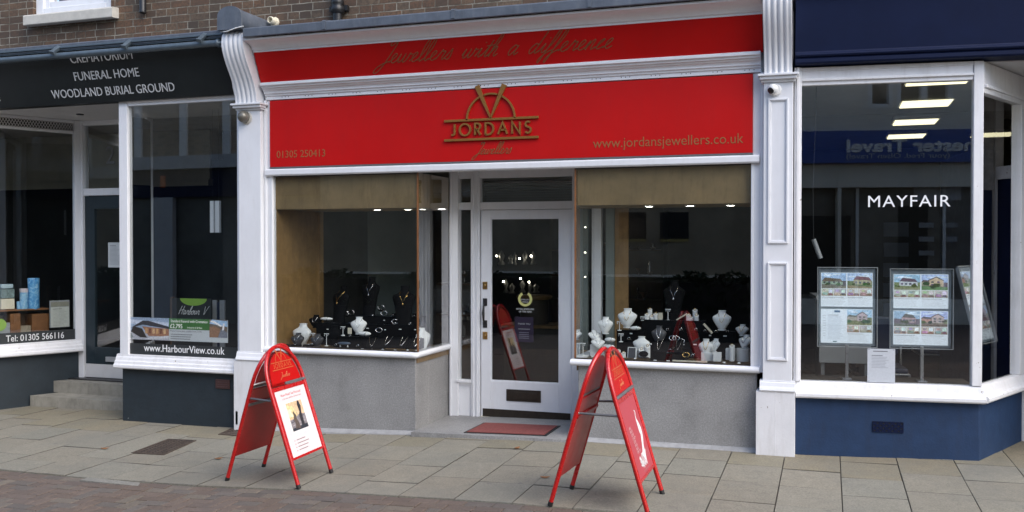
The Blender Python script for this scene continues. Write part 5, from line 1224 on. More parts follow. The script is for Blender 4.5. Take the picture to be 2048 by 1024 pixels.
            if poster == 'white': part('white_rail', MB().tube([M @ V((-r + .0, p1 + .045, -.016)), M @ V((r, p1 + .045, -.016))], .007, 8), WHITEV, t)
    for i, (a, b) in enumerate(((P[0], P[2]), (P[1], P[3]))):          # spreader bars between the two frames
        z = a.z + .62 - .06 * i; ap = (P[0] + P[1] + P[2] + P[3]) / 4; k = .62 / (ztop - a.z)
        q = [p + (V((ap.x + (p - ap).x * .06, p.y * .9 + ap.y * .1, ztop)) - p) * k for p in (a, b)]
        s = .022 if i == 0 else -.022; yv = (P[0] - P[1]).normalized() * s
        part('spreader_bar', MB().tube([q[0] + yv, q[1] + yv], .0085, 8), GREYB, t)
        for e in q: part('pivot_bolt', MB().ball(e + yv, .012, seg=8), SILVER, t)
    return t
xy = lambda *q: tuple(PG(*q)[:2])
aboard(xy(598, 978), xy(663, 946), xy(454, 962), xy(527, 934), .918, 'red A-frame sign with a pinkish white poster, beside the left pilaster', 'white')
aboard(xy(1297, 1033), xy(1325, 989), xy(1100, 1012), xy(1143, 978), 1.0, 'red A-frame sign with a red poster and white swirl, in front of the right window', 'red')

# ================================================================== ACROSS THE STREET (mirrored in the shop windows)
OY = -13.0
def RF(px, py, p0, n, y=OY):
    """where the reflection seen at a pixel in a flat window comes from, on the far side of the street"""
    n = V(n).normalized(); d = ray(px, py); q = CAM + d * ((V(p0) - CAM).dot(n) / d.dot(n)); d = d - n * (2 * d.dot(n)); return q + d * ((y - q.y) / d.y)
RE = lambda px, py, y=OY: RF(px, py, EP + EN * .02, EN, y)
RJ = lambda px, py, y=OY: RF(px, py, (0, .01, 0), (0, 1, 0), y)
FX = Mx((V((-1, 0, 0)), V((0, 0, 1)), V((0, 1, 0)))).transposed().to_4x4()
def facing(x, y, z): m_ = FX.copy(); m_.translation = V((x, y, z)); return m_
zf0, zf1 = RE(1775, 326).z, RE(1775, 262).z
xa, xb = RE(1688, 300).x, RE(1962, 300).x
bx0, bx1 = min(xa, xb) - 3.2, max(xa, xb) + 3.0
t = thing('travel_shop', 'cream shop across the street with a royal blue fascia, seen mirrored in the glass', 'shop building', ((bx0 + bx1) / 2, OY, 0))
wz0, wz1 = RE(1760, 217).z, RE(1760, 120).z
xs = sorted([RE(1735, 200).x, RE(1786, 200).x]), sorted([RE(1793, 200).x, RE(1905, 200).x])
mb = MB(); edges = [bx0] + sorted(sum(xs, [])) + [bx1]
mb.box(bx0, bx1, OY - .4, OY, zf1, wz0); mb.box(bx0, bx1, OY - .4, OY, wz1, 7.2)
for i in range(0, len(edges), 2): mb.box(edges[i], edges[i + 1], OY - .4, OY, wz0, wz1)
part('upper_wall', mb, OPPW, t); part('roof', MB().box(bx0, bx1, OY - 8, OY - .2, 7.2, 7.3), ROOFM, t)
for a, b in xs:
    mb = MB(); mb.box(a, a + .09, OY - .2, OY + .01, wz0, wz1); mb.box(b - .09, b, OY - .2, OY + .01, wz0, wz1); mb.box(a + .09, b - .09, OY - .2, OY + .01, wz0, wz0 + .1)
    if b - a > .9: mb.box((a + b) / 2 - .06, (a + b) / 2 + .06, OY - .2, OY + .01, wz0 + .1, wz1)
    f_ = part('window', mb, WHITEV, t); part('pane', MB().box(a, b, OY - .3, OY - .22, wz0, wz1), BLACKINT, f_)
part('fascia_board', MB().box(bx0, bx1, OY - .1, OY + .15, zf0, zf1), OPPB, t)
q = MB().text('Dorchester Travel', 1, Mx.Identity(4), 0); q2 = MB().text('chester Travel', 1, Mx.Identity(4), 0); wd = max(v.x for v in q2.v) - min(v.x for v in q2.v)
zb_ = RE(1800, 304).z; s_ = abs(xa - xb) / wd; h_ = (RE(1800, 280).z - zb_) / .72
mb = MB().text('Dorchester Travel', h_, facing(xa, OY + .152, zb_), .03, 'RIGHT', xs=s_ / h_, off=.012); part('white_lettering', mb, WVINYL, t)
mb = MB().text('(your Fred. Olsen Travel)', h_ * .42, facing(xa, OY + .152, zb_ - h_ * .40), .02, 'RIGHT', xs=s_ / h_); part('small_lettering', mb, GVINYL, t)
mb = MB()
for x0, x1 in ((bx0, bx0 + .5), (xa + .05, xa + .12) if xa > xb else (xa - .12, xa - .05), (bx1 - .5, bx1)): mb.box(x0, x1, OY - .3, OY, gz(x0) - .1, zf0)
mb.box(bx0, bx1, OY - .2, OY - .05, -.1, .5); mb.box(bx0, bx1, OY - .3, OY - .02, 2.9, zf0); part('shop_front', mb, OPPW, t)
part('shop_glass', MB().box(bx0 + .5, bx1 - .5, OY - .3, OY - .25, .5, 2.9), simple('dim_shop_interior', (.15, .135, .11), .5, .6, .9), t)
mb = MB(); mb.box(bx0 + 2.1, bx0 + 3.4, OY - .245, OY - .235, .6, 2.3); mb.box(bx0 + 4.4, bx0 + 5.0, OY - .245, OY - .235, .5, 2.5); mb.box(bx0 + 6.2, bx0 + 7.0, OY - .245, OY - .235, .5, 1.7); part('dark_doorway', mb, BLACKINT, t)
mb = MB(); mb.box(bx0 + 3.5, bx0 + 3.56, OY - .25, OY - .2, .5, 2.9); mb.box(bx0 + 5.3, bx0 + 5.36, OY - .25, OY - .2, .5, 2.9); part('glazing_bar', mb, WHITEV, t)
mb = MB()
for k in range(5): a, b = RE(1845 + (k % 2) * 48, 445 + (k // 2) * 28), RE(1875 + (k % 2) * 48, 455 + (k // 2) * 28); mb.box(a.x, b.x, OY - .24, OY - .23, a.z, b.z)
part('window_poster', mb, GREYPL, t)
mb = MB(); a, b = RE(1835, 345), RE(1930, 400); mb.box(a.x, b.x, OY - .24, OY - .235, a.z, b.z); part('window_poster', mb, PALEG, t)
# cream building opposite the jeweller
cx1, cx0 = bx0 - .02, RJ(640, 400).x
t = thing('cream_building', 'pale rendered shop across the street with small dark windows, seen mirrored', 'shop building', ((cx0 + cx1) / 2, OY, 0))
mb = MB(); mb.box(cx0, cx1, OY - .4, OY - .02, -.5, 7.0); part('wall', mb, simple('dull_brown_render', (.30, .255, .18), .8, .3, 1.2), t); part('roof', MB().box(cx0, cx1, OY - 8, OY - .2, 7.0, 7.1), ROOFM, t)
for q0, q1 in (((1238, 425), (1292, 478)), ((1320, 425), (1377, 478))):
    a, b = RJ(*q0), RJ(*q1); x0, x1 = min(a.x, b.x), max(a.x, b.x)
    mb = MB(); mb.box(x0, x1, OY - .02, OY + .0, b.z - .06, b.z); f_ = part('window', mb, simple('yellow_sill', (.35, .28, .10), .6), t); part('pane', MB().box(x0, x1, OY - .02, OY - .01, b.z, a.z), BLACKINT, f_)
a = RJ(1200, 500); mb = MB(); mb.box(cx0, cx1, OY - .02, OY + .05, -.5, .95); part('shop_window', mb, simple('dim_green_brown_front', (.055, .06, .04), .7, .5, 1.5), t)
mb = MB(); mb.box(cx0, cx1, OY - .02, OY + .10, .95, 1.0); part('ledge', mb, OPPW, t)
for px in ():
    a = RJ(px, 520, OY + 2.4); t2 = thing('striped_pole', 'red and white striped pole across the street, seen mirrored ' + ('in the right display window' if px > 1000 else 'in the left display window'), 'pole', (a.x, a.y, gz(a.x) - .04), 0, 'striped poles across the street')
    m_, n_, l_, p_ = newmat('red_white_stripes'); tc = n_.new('ShaderNodeTexCoord'); wv = n_.new('ShaderNodeTexWave'); wv.wave_type = 'BANDS'; wv.bands_direction = 'DIAGONAL'; wv.inputs['Scale'].default_value = 1.6; l_.new(tc.outputs['Object'], wv.inputs[0])
    l_.new(ramp(n_, l_, wv.outputs[0], [(.48, (.42, .03, .03)), (.52, (.62, .58, .55))]).outputs[0], p_.inputs['Base Color'])
    part('shaft', MB().lathe([(.07, 0), (.07, 2.6)], (a.x, a.y, gz(a.x) - .04), 14), m_, t2); part('cap', MB().ball((a.x, a.y, gz(a.x) + 2.6), .1), IRON, t2)
# building opposite the funeral shop
hx1, hx0 = cx0 - .02, -34
t = thing('bank_building', 'buff brick building across the street with white pilasters, seen mirrored in the funeral shop window', 'building', ((hx0 + hx1) / 2, OY, 0))
zb0, zb1 = RJ(365, 338).z, RJ(365, 312).z
mb = MB(); mb.box(hx0, hx1, OY - .4, OY - .02, zb1, 7.6); part('brick_wall', mb, OPPBRICK, t); part('roof', MB().box(hx0, hx1, OY - 8, OY - .3, 7.6, 7.7), ROOFM, t)
part('beam', MB().box(hx0, hx1, OY - .3, OY + .1, zb0, zb1), PALEG, t)
for px in (277, 368, 454, 150, 60, 540):
    a = RJ(px, 260); part('pilaster', MB().box(a.x - .11, a.x + .11, OY - .1, OY + .06, zb1, 7.6), WHITEV, t)
part('fascia_board', MB().box(hx0, hx1, OY - .3, OY - .05, zb0 - .75, zb0), NAVY, t); part('shop_glass', MB().box(hx0, hx1, OY - .3, OY - .2, -1, zb0 - .75), simple('dim_bank_interior', (.075, .08, .075), .5, .6, .8), t)
a, b = RJ(318, 352), RJ(328, 375); part('orange_emblem', MB().box(a.x, b.x, OY - .05, OY - .03, b.z, a.z), simple('orange_emblem', (.5, .12, .03), .5), t)
part('column', MB().box(RJ(300, 400).x, RJ(342, 400).x, OY - .2, OY - .04, -1, zb0 - .75), PALEG, t)
mb = MB(); mb.face([(-40, OY - .1, gz(-40) + .02), (20, OY - .1, .12), (20, OY + 2.2, .12), (-40, OY + 2.2, gz(-40) + .02)]) if False else None

# ================================================================== JEWELLERY ON DISPLAY
LW, RW = 'display pieces in the left shop window', 'display pieces in the right shop window'
BUSTP = [(0, .16, .5), (.10, .40, .75), (.25, .62, .95), (.42, .84, 1), (.55, .97, 1), (.64, 1.0, .95), (.70, .93, .85), (.76, .72, .72), (.82, .50, .62), (.88, .40, .55), (.94, .38, .52), (.985, .43, .55), (1.0, .43, .55)]
TALLP = [(0, .62, .8), (.12, .64, .85), (.30, .70, .95), (.50, .80, 1), (.64, .95, 1), (.72, 1.0, .95), (.77, .92, .85), (.81, .62, .7), (.86, .40, .58), (.92, .34, .52), (.985, .36, .52), (1.0, .36, .52)]
CAPM = {}
def bust(px, pyt, pyb, pxw, y, mat, label, group, prof=BUSTP, chain=None, pend=None, yaw=0, lean=.18):
    b = PY(px, pyb, y); tp = PY(px, pyt, y); H = tp.z - b.z; hw = abs(PY(px + pxw / 2, pyb, y).x - b.x)
    t = thing('necklace_bust', label, 'display bust', b, R(yaw), group)
    W_ = WM[t.name]; D = min(.06, hw * .55); seg = 20
    def ring(z, w_, d_):
        out = []
        for k in range(seg):
            a = 2 * math.pi * k / seg; fx, fy = math.cos(a), math.sin(a)
            sgn = 1 if fy > 0 else .75
            out.append(W_ @ V((hw * w_ * fx, D * d_ * fy * sgn + (z - .3) * H * lean - D * .4 * w_, z * H)))
        return out
    mb = MB().loft([ring(*p) for p in prof]); part('body', mb, mat, t)
    mb = MB(); base = [(hw * .55, 0), (hw * .55, .008)] ; mb.lathe([(hw * .45, -.002), (hw * .45, .006)], b, 14); mb.tube([b + V((0, D * 1.1, 0)), W_ @ V((0, D * .9, H * .45))], .008, 6); part('prop_stand', mb, mat, t)
    if chain:
        def front(u, z):
            z0 = max(0, min(1, z)); 
            for (a, wa, da), (c, wc, dc) in zip(prof, prof[1:]):
                if a <= z0 <= c: f = (z0 - a) / (c - a); w_, d_ = wa + (wc - wa) * f, da + (dc - da) * f; break
            q = min(.98, abs(u) / max(w_, .05)); return W_ @ V((hw * u, -D * d_ * .75 * math.sqrt(1 - q * q) + (z0 - .3) * H * lean - D * .4 * w_ - .003, z0 * H))
        lo = .38 if prof is BUSTP else .58
        pts = [(-.36, .86), (-.30, .74), (-.17, lo + .12), (0, lo), (.17, lo + .12), (.30, .74), (.36, .86)]
        c_ = part('chain', MB().tube([front(*p) for p in pts], .0022, 5), chain, t)
        if pend: q = front(0, lo - .035); k = MB().ball(q, .009, (1, .5, 1.3), 8); part('pendant', k, pend, t)
    return t
def pillow(px, py, pxw, y, mat, label, group, h=.035):
    b = PY(px, py, y); hw = abs(PY(px + pxw / 2, py, y).x - b.x); t = thing('bracelet_pillow', label, 'bracelet pillow', b, 0, group)
    part('cushion', MB().ball(b + V((0, 0, h)), hw, (1, .5, h / hw), 16), mat, t)
    n = 14; part('bracelet', MB().tube([b + V((hw * .25 + .012 * math.sin(k), 0, 0)) + V((0, -hw * .52 * math.cos(2 * math.pi * k / n), h + h * 1.05 * math.sin(2 * math.pi * k / n))) for k in range(n)], .003, 5, True), SILVER, t)
def tbar(px, pyt, pyb, y, label, group, mat=WHITEV):
    b = PY(px, pyb, y); tp = PY(px, pyt, y); t = thing('earring_stand', label, 'earring stand', b, 0, group)
    part('base', MB().lathe([(.020, 0), (.020, .004), (.016, .006)], b, 14), mat, t); part('stem', MB().tube([b, V((b.x, y, tp.z))], .0035, 8), mat, t)
    part('crossbar', MB().box(b.x - .024, b.x + .024, y - .006, y + .006, tp.z - .006, tp.z), mat, t, .001)
    for s in (-1, 1): part('earring', MB().tube([V((b.x + s * .018, y - .008, tp.z - .004)), V((b.x + s * .018, y - .009, tp.z - .022))], [.0012, .004], 6), SILVER, t)
def ringpost(px, pyt, pyb, pxw, y, label, group, mat=WHITEV):
    b = PY(px, pyb, y); tp = PY(px, pyt, y); r = abs(PY(px + pxw / 2, pyb, y).x - b.x); H = tp.z - b.z; t = thing('ring_post', label, 'ring stand', b, 0, group)
    vs = MB(); n = 18; rings = []
    for z in (0, 1): rings.append([b + V((r * math.cos(2 * math.pi * k / n), r * math.sin(2 * math.pi * k / n), (z * (H - r * .5 + r * .5 * math.sin(2 * math.pi * k / n))))) for k in range(n)])
    part('post', vs.loft(rings, smooth=False), mat, t)
    c_ = b + V((0, -r * .1, H - r * .45)); part('ring', MB().tube([c_ + V((.010 * math.cos(a * .628), -.002 + .0 * a, .010 * math.sin(a * .628) + .006)) for a in range(10)], .0022, 5, True), GOLDM, t)
def cube(px0, px1, pyt, pyb, y, dep, label, group, mat=WHITEV, name='display_block', rot=0):
    a, c = PY(px0, pyb, y), PY(px1, pyt, y); t = MB(); t.box(a.x, c.x, y, y + dep, a.z, c.z)
    return tag(t.build(name, mat, None, .003), label, 'display block', group)
def plinth(px0, px1, pyt, pyb, y, dep, label, group):
    a, c = PY(px0, pyb, y), PY(px1, pyt, y); t = thing('display_plinth', label, 'display plinth', ((a.x + c.x) / 2, y + dep / 2, a.z), 0, group)
    part('body', MB().box(a.x, c.x, y + .004, y + dep, a.z, c.z - .006), BLACKV, t); part('top', MB().box(a.x - .004, c.x + .004, y, y + dep + .004, c.z - .006, c.z), BLACKG, t, .001); return t
def slope_pad(px, py, pxw, y, label, group, seed):
    r = random.Random(seed); b = PY(px, py, y); hw = abs(PY(px + pxw / 2, py, y).x - b.x); t = thing('slanted_pad', label, 'jewellery pad', b, R(r.uniform(-15, 15)), group); W_ = WM[t.name]
    part('pad', MB().prism([(-.06, 0), (.06, 0), (.06, .09), (.045, .095), (-.06, .012)], 0, -hw, hw).xf(W_), BLACKV, t, .004)
    for k in range(r.choice([1, 2])):
        x = hw * r.uniform(-.5, .5); s = r.choice([-1, 1]) * hw * .5
        part('chain', MB().tube([W_ @ V(q) for q in cat_rom([(x - s * .8, .045, .102), (x - s * .5, -.01, .06), (x, -.05, .026), (x + s * .5, -.01, .06), (x + s * .6, .045, .102)], 4)], .0024, 5), SILVER, t)
def bangle(px, py, y, r_, label, group, mat=SILVER, stand=True):
    b = PY(px, py, y); t = thing('bracelet_stand', label, 'bracelet', b, 0, group); n = 20
    c_ = b + V((0, 0, r_ + .01)); part('bangle', MB().tube([c_ + V((r_ * 1.2 * math.cos(2 * math.pi * k / n), .004 * math.sin(k), r_ * .8 * math.sin(2 * math.pi * k / n))) for k in range(n)], .0035, 6, True), mat, t)
    part('pad', MB().box(b.x - r_ * .9, b.x + r_ * .9, y - .015, y + .03, b.z, b.z + .012), BLACKV, t, .003)
# --- left window
plinth(712, 838, 634, 690, .58, .17, 'tallest black plinth at the back of the left window', LW)
plinth(632, 838, 651, 692, .42, .15, 'long middle black plinth stepping up behind the white bust', LW)
plinth(676, 742, 674, 698, .22, .14, 'short black plinth carrying the small white bust', LW)
bust(682, 573, 645, 42, .56, BLACKV, 'black velvet bust with a thin gold chain, nearest the oak side panel', LW, TALLP, GOLDM, GOLDM, yaw=-22)
bust(741, 554, 632, 36, .66, BLACKV, 'tallest black velvet bust with a big silver pendant', LW, TALLP, SILVER, SILVER)
bust(808, 572, 651, 44, .52, BLACKV, 'black velvet bust with a gold pendant close to the glass corner', LW, TALLP, GOLDM, GOLDM, yaw=10)
bust(605, 647, 692, 36, .24, WHITEV, 'broad white bust low at the left end, partly behind a grey pad', LW)
bust(718, 634, 668, 30, .30, WHITEV, 'small white bust with a silver chain on the short black plinth', LW, BUSTP, SILVER, yaw=12)
bust(846, 656, 697, 30, .34, WHITEV, 'white bust seen from the side behind the corner of the glass', LW, BUSTP, yaw=55)
bust(632, 630, 655, 26, .50, BLACKV, 'small black bust behind the broad white bust', LW, BUSTP, SILVER)
bust(596, 666, 692, 26, .14, GREYV, 'dark grey necklace form in front of the broad white bust', LW, BUSTP, SILVER)
bust(635, 668, 692, 26, .14, GREYV, 'dark grey necklace form with a bright silver collar', LW, BUSTP, SILVER)
bust(668, 652, 690, 30, .30, BLACKV, 'black bust at the end of the short plinth with a single stone', LW, BUSTP, None)
pillow(653, 641, 25, .47, WHITEV, 'white bracelet pillow on the middle black plinth', LW, .017)
pillow(729, 672, 26, .27, WHITEV, 'white bracelet pillow beside the small white bust', LW, .022)
tbar(578, 656, 690, .30, 'dark tapering stand at the far left of the window deck', LW, BLACKV)
tbar(686, 653, 671, .26, 'white earring stand on the short black plinth', LW); tbar(653, 667, 692, .14, 'white earring stand before the short black plinth', LW); tbar(626, 666, 688, .22, 'white earring stand between the two grey necklace forms', LW)
a = PY(699, 668, .24); tag(MB().box(a.x - .02, a.x + .022, .24, .245, a.z, a.z + .06).xf(Mx.Identity(4)).build('price_card', CREAMB, None, .001), 'small cream card leaning by the small white bust', 'card', LW)
for k, (px, py, w_, lb) in enumerate(((752, 697, 34, 'first slanted black pad right of the short plinth'), (778, 695, 32, 'second slanted black pad from the short plinth'), (803, 696, 32, 'third slanted black pad, left of the last one'), (828, 697, 30, 'last slanted black pad, against the glass corner'))): slope_pad(px, py, w_, .12 + .03 * (k % 2), lb, LW, k + 2)
for px, py, y, lb, m_ in ((690, 634, .62, 'silver bangle at the foot of the chain bearing black bust', SILVER), (702, 632, .66, 'silver bangle between the two tall black busts', SILVER), (768, 634, .62, 'silver bangle right of the tallest black bust', SILVER), (762, 622, .74, 'silver bangle on the rear shelf between black busts', SILVER), (790, 651, .46, 'flat silver bangle at the right end of the middle plinth', SILVER), (758, 668, .30, 'silver watch bangle above the slanted pads', SILVER)): bangle(px, py, y, .028, lb, LW, m_)
t = thing('oval_tray', 'small blue oval tray on white feet at the front of the left window', 'tray', PY(688, 696, .10), 0, LW); b = PY(688, 694, .10)
part('tray', MB().ball(b + V((0, 0, .035)), .07, (1, .5, .22), 16), simple('slate_blue_enamel', (.07, .10, .15), .3), t)
for s in (-1, 1): part('foot', MB().lathe([(.008, 0), (.004, .025)], b + V((s * .04, 0, -.0)), 8), WHITEV, t)
for k, (px, lb) in enumerate(((566, 'black ring tray at the left end of the deck'), (590, 'black ring tray before the broad white bust'), (617, 'black ring tray right of the broad white bust'))):
    b = PY(px, 693, .10); t = thing('ring_tray', lb, 'ring tray', b, 0, LW); part('tray', MB().box(b.x - .05, b.x + .05, .07, .15, b.z, b.z + .018), BLACKV, t, .006); part('rings', MB().tube([b + V((.012 * math.cos(q * .7), .01 * math.sin(q * .7), .022)) for q in range(9)], .003, 5, True), SILVER, t)
# --- right window
plinth(1284, 1408, 642, 716, .50, .17, 'long tall black plinth across the middle of the right window', RW)
plinth(1233, 1290, 661, 716, .42, .15, 'middle black plinth under the T stands at left', RW)
plinth(1405, 1470, 663, 716, .46, .15, 'black plinth under the large white bust at right', RW)
plinth(1300, 1372, 704, 724, .14, .10, 'low black plinth in front of the dark grey bust', RW)
bust(1348, 560, 642, 44, .60, BLACKV, 'tall black bust with a fine silver pendant in the right window', RW, TALLP, SILVER, SILVER)
bust(1255, 617, 655, 39, .44, WHITEV, 'largest white bust in the right window, above the middle plinth', RW, BUSTP, GOLDM)
bust(1211, 634, 667, 31, .36, WHITEV, 'white bust with a silver chain, second from the side glass', RW, BUSTP, SILVER)
bust(1283, 673, 706, 34, .20, WHITEV, 'plain white bust behind two ring posts', RW)
bust(1318, 652, 688, 30, .34, GREYV, 'dark grey bust with one bright stone', RW, BUSTP, SILVER, SILVER)
bust(1444, 621, 660, 38, .40, WHITEV, 'largest white bust at the right, with a gold chain', RW, BUSTP, GOLDM)
bust(1485, 649, 671, 28, .40, WHITEV, 'small white bust right of the large one, turned aside', RW, BUSTP, GOLDM, yaw=-15)
bust(1490, 670, 695, 30, .24, WHITEV, 'leaning white bust on the white drum at the right end', RW, BUSTP, SILVER, yaw=-30, lean=.5)
bust(1412, 678, 712, 30, .24, WHITEV, 'white bust on the long white block, left of its pair', RW, BUSTP, GOLDM)
bust(1428, 678, 704, 26, .28, WHITEV, 'white bust on the long white block, right of its pair, leaning', RW, BUSTP, SILVER, yaw=-30, lean=.5)
bust(1189, 661, 680, 26, .36, WHITEV, 'upper of two leaning white busts by the side glass', RW, BUSTP, SILVER, yaw=20, lean=.6)
bust(1196, 676, 696, 28, .28, WHITEV, 'lower of two leaning white busts by the side glass', RW, BUSTP, SILVER, yaw=20, lean=.6)
cube(1180, 1208, 690, 712, .30, .10, 'white block under the two leaning busts', RW)
pillow(1220, 684, 22, .36, WHITEV, 'white bracelet pillow right of the two leaning busts', RW, .02); pillow(1218, 698, 24, .24, WHITEV, 'lower white bracelet pillow behind the red sign\'s top', RW, .02); pillow(1271, 660, 22, .38, WHITEV, 'white bracelet pillow at the foot of the largest white bust', RW, .017)
tbar(1239, 643, 661, .42, 'upper white earring stand, left of the largest white bust', RW); tbar(1242, 667, 684, .34, 'lower white earring stand, under the upper one', RW); tbar(1166, 686, 711, .22, 'white earring stand alone by the side glass', RW); tbar(1336, 618, 641, .52, 'white earring stand on the tall black plinth', RW); tbar(1286, 633, 641, .52, 'short white earring stand at the left end of the tall plinth', RW); tbar(1431, 689, 706, .18, 'white earring stand on the small white cube', RW)
for px, t_, b_, w_, lb in ((1294, 627, 641, 9, 'left ring post of the cluster on the tall plinth'), (1300, 617, 638, 9, 'tallest ring post of the left cluster'), (1304, 631, 641, 9, 'lowest ring post of the left cluster'), (1311, 626, 640, 9, 'right ring post of the left cluster')): ringpost(px, t_, b_, w_, .53 if px != 1300 else .57, lb, RW)
for px, t_, b_, w_, lb in ((1377, 628, 641, 9, 'left ring post of the right cluster on the tall plinth'), (1390, 618, 640, 10, 'tallest ring post of the right cluster'), (1381, 633, 641, 9, 'lowest ring post of the right cluster'), (1393, 629, 641, 9, 'front ring post of the right cluster')): ringpost(px, t_, b_, w_, .53 if px != 1390 else .57, lb, RW)
for px, t_, b_, w_, lb in ((1283, 696, 714, 12, 'ring post before the plain white bust, left of two'), (1295, 690, 715, 11, 'taller ring post before the plain white bust'), (1236, 699, 714, 10, 'left ring post of three behind the red sign'), (1247, 704, 715, 9, 'low ring post of three behind the red sign'), (1464, 689, 722, 11, 'tall white ring post at the right front')): ringpost(px, t_, b_, w_, .14, lb, RW)
cube(1316, 1325, 626, 640, .53, .02, 'upright cream card right of the left ring posts', RW, CREAMB, 'price_card'); 
a = PY(1364, 640, .52); mb = MB().box(-.055, .055, -.01, .01, 0, .012); mb.xf(Mx.Translation((a.x, .52, a.z + .022)) @ Mx.Rotation(R(-32), 4, 'Y')); tag(mb.build('ring_ramp', CREAMB, None, .002), 'sloping cream ring ramp left of the right ring posts', 'display ramp', RW)
a = PY(1416, 657, .42); mb = MB().box(-.055, .055, -.016, .016, 0, .006); mb.xf(Mx.Translation((a.x, .40, a.z)) @ Mx.Rotation(R(48), 4, 'Y') @ Mx.Rotation(R(20), 4, 'X')); tag(mb.build('necklace_card', CREAMB, None, .001), 'slanted cream necklace card left of the large right bust', 'card', RW)
a = PY(1263, 716, .12); t = thing('card_easel', 'grey card in a small white easel at the front of the window', 'card', a, 0, RW)
part('card', MB().prism([(-.0, .0), (.006, .0), (.03, .085), (.024, .085)], 0, a.x - .03, a.x + .03).xf(Mx.Translation((0, .12, a.z))), GREYV, t); part('easel', MB().prism([(.008, 0), (.06, 0), (.035, .09), (.03, .09)], 0, a.x - .038, a.x + .042).xf(Mx.Translation((0, .12, a.z))), WHITEV, t)
a = PY(1287, 716, .08); t = thing('oval_pad', 'black oval watch pad in front of the ring posts', 'display pad', a, 0, RW); part('pad', MB().ball(a + V((0, 0, .035)), .042, (1, .35, .62), 16), BLACKV, t); part('foot', MB().lathe([(.045, 0), (.045, .008)], a, 16), BLACKG, t)
cube(1402, 1430, 706, 722, .20, .09, 'long white block under the pair of busts', RW); cube(1426, 1442, 706, 723, .14, .07, 'small white cube under the earring stand', RW); cube(1451, 1470, 698, 720, .18, .07, 'white block beside the tall ring post', RW)
b = PY(1486, 722, .22); tp = PY(1486, 697, .22); tag(MB().lathe([(.055, 0), (.055, tp.z - b.z)], b, 24).build('display_drum', WHITEV, None, .002), 'round white drum at the right end of the window', 'display block', RW)
for px, py, lb in ((1345, 684, 'trio of silver bangles below the tall plinth'), (1352, 684, 'silver bangle beside the trio'), (1372, 718, 'gold bangle lying on the deck'), (1362, 690, 'small silver bangle over the low plinth')): bangle(px, py, .30 if py < 700 else .1, .024, lb, RW, GOLDM if 'gold' in lb else SILVER)
for k, (px, lb) in enumerate(((1322, 'slanted black pad on the low plinth, left'), (1350, 'slanted black pad on the low plinth, right'))): slope_pad(px, 704, 28, .20, lb, RW, k + 40)
a = PY(1381, 724, .06); tag(MB().box(a.x - .15, a.x + .14, .05, .065, a.z, a.z + .012).build('price_strip', CREAMB, None, .002), 'cream ticket strip along the front of the right window deck', 'price strip', RW)
# recessed lights in the display ceilings
gl = 'recessed lights over the window displays'
for px, lb in ((751, 'round recessed light over the middle of the left display'), (812, 'round recessed light over the left display near the glass corner'), (880, 'round recessed light seen through the left window\'s side glass'), (1297, 'leftmost round recessed light over the right display'), (1379, 'middle round recessed light over the right display'), (1460, 'rightmost round recessed light over the right display')):
    q = PY(px, 419, .30); t = thing('downlight', lb, 'ceiling light', (q.x, .34, 2.03), 0, gl)
    part('trim_ring', MB().lathe([(.048, .0), (.048, -.006), (.036, -.008), (.036, 0)], (q.x, .34, 2.031), 18), WHITEV, t); part('lamp', MB().lathe([(.035, 0), (.035, -.004)], (q.x, .34, 2.028), 16), LAMPW, t)
# shelves with silver and glass deeper in the shop
def cabinet(x0, x1, y, zs, label, n, seed):
    r = random.Random(seed); t = thing('display_cabinet', label, 'cabinet', ((x0 + x1) / 2, y, -.03))
    part('back_panel', MB().box(x0, x1, y + .35, y + .38, -.03, 2.3), OPPT, t)
    for x in (x0, x1 - .03): part('side_panel', MB().box(x, x + .03, y, y + .35, -.03, 2.3), OPPT, t)
    for z in zs: part('shelf', MB().box(x0 + .03, x1 - .03, y, y + .35, z - .02, z), WOODSH, t)
    part('base_unit', MB().box(x0 + .03, x1 - .03, y + .005, y + .34, -.03, zs[0] - .02), WOODSH, t)
    for z in zs:
        for k in range(n):
            x = x0 + .12 + (x1 - x0 - .24) * (k + r.uniform(.1, .9)) / n; h = r.uniform(.08, .2); rr = r.uniform(.025, .06); kind = r.choice(['vase', 'bowl', 'cup'])
            pr = {'vase': [(rr * .5, 0), (rr, h * .4), (rr * .4, h * .8), (rr * .6, h)], 'bowl': [(rr * .4, 0), (rr * .3, h * .2), (rr * 1.2, h * .6)], 'cup': [(rr * .7, 0), (rr * .15, h * .1), (rr * .15, h * .45), (rr * .7, h * .7), (rr * .75, h)]}[kind]
            v = tag(MB().lathe(pr, (x, y + .15, z), 14).build('silver_' + kind, SILVER), 'silverware on the shelves inside the shop, seen through the door and windows', kind, 'silverware on the shelves inside the shop')
        for k in range(max(1, n // 3)):
            x = x0 + .2 + (x1 - x0 - .4) * (k + .5) / max(1, n // 3)
            tag(MB().ball((x, y + .05, z + .30), .012, seg=8).build('spotlight', SPOT), 'tiny lit spotlight under a shelf inside the shop', 'light', 'tiny shelf spotlights inside the shop')
cabinet(-3.6, -2.05, 4.4, (.95, 1.28, 1.62), 'dark shelf cabinet of silverware facing the entrance door', 7, 3)
cabinet(-4.25, -3.75, 1.95, (.55, .9, 1.25), 'slim dark cabinet behind the left display', 2, 8)
t = thing('sales_counter', 'dark sales counter with a rounded beige top beyond the door', 'counter', (-2.72, 2.6, -.03))
a, b = PY(1035, 590, 2.6), PY(1092, 590, 2.6); part('column', MB().lathe([(.17, -.03), (.17, a.z - .05)], ((a.x + b.x) / 2, 2.7, 0), 24), simple('olive_brown_panel', (.09, .07, .045), .5), t); part('top', MB().lathe([(.20, a.z - .05), (.215, a.z - .02), (.20, a.z)], ((a.x + b.x) / 2, 2.7, 0), 24), TIMBER, t)
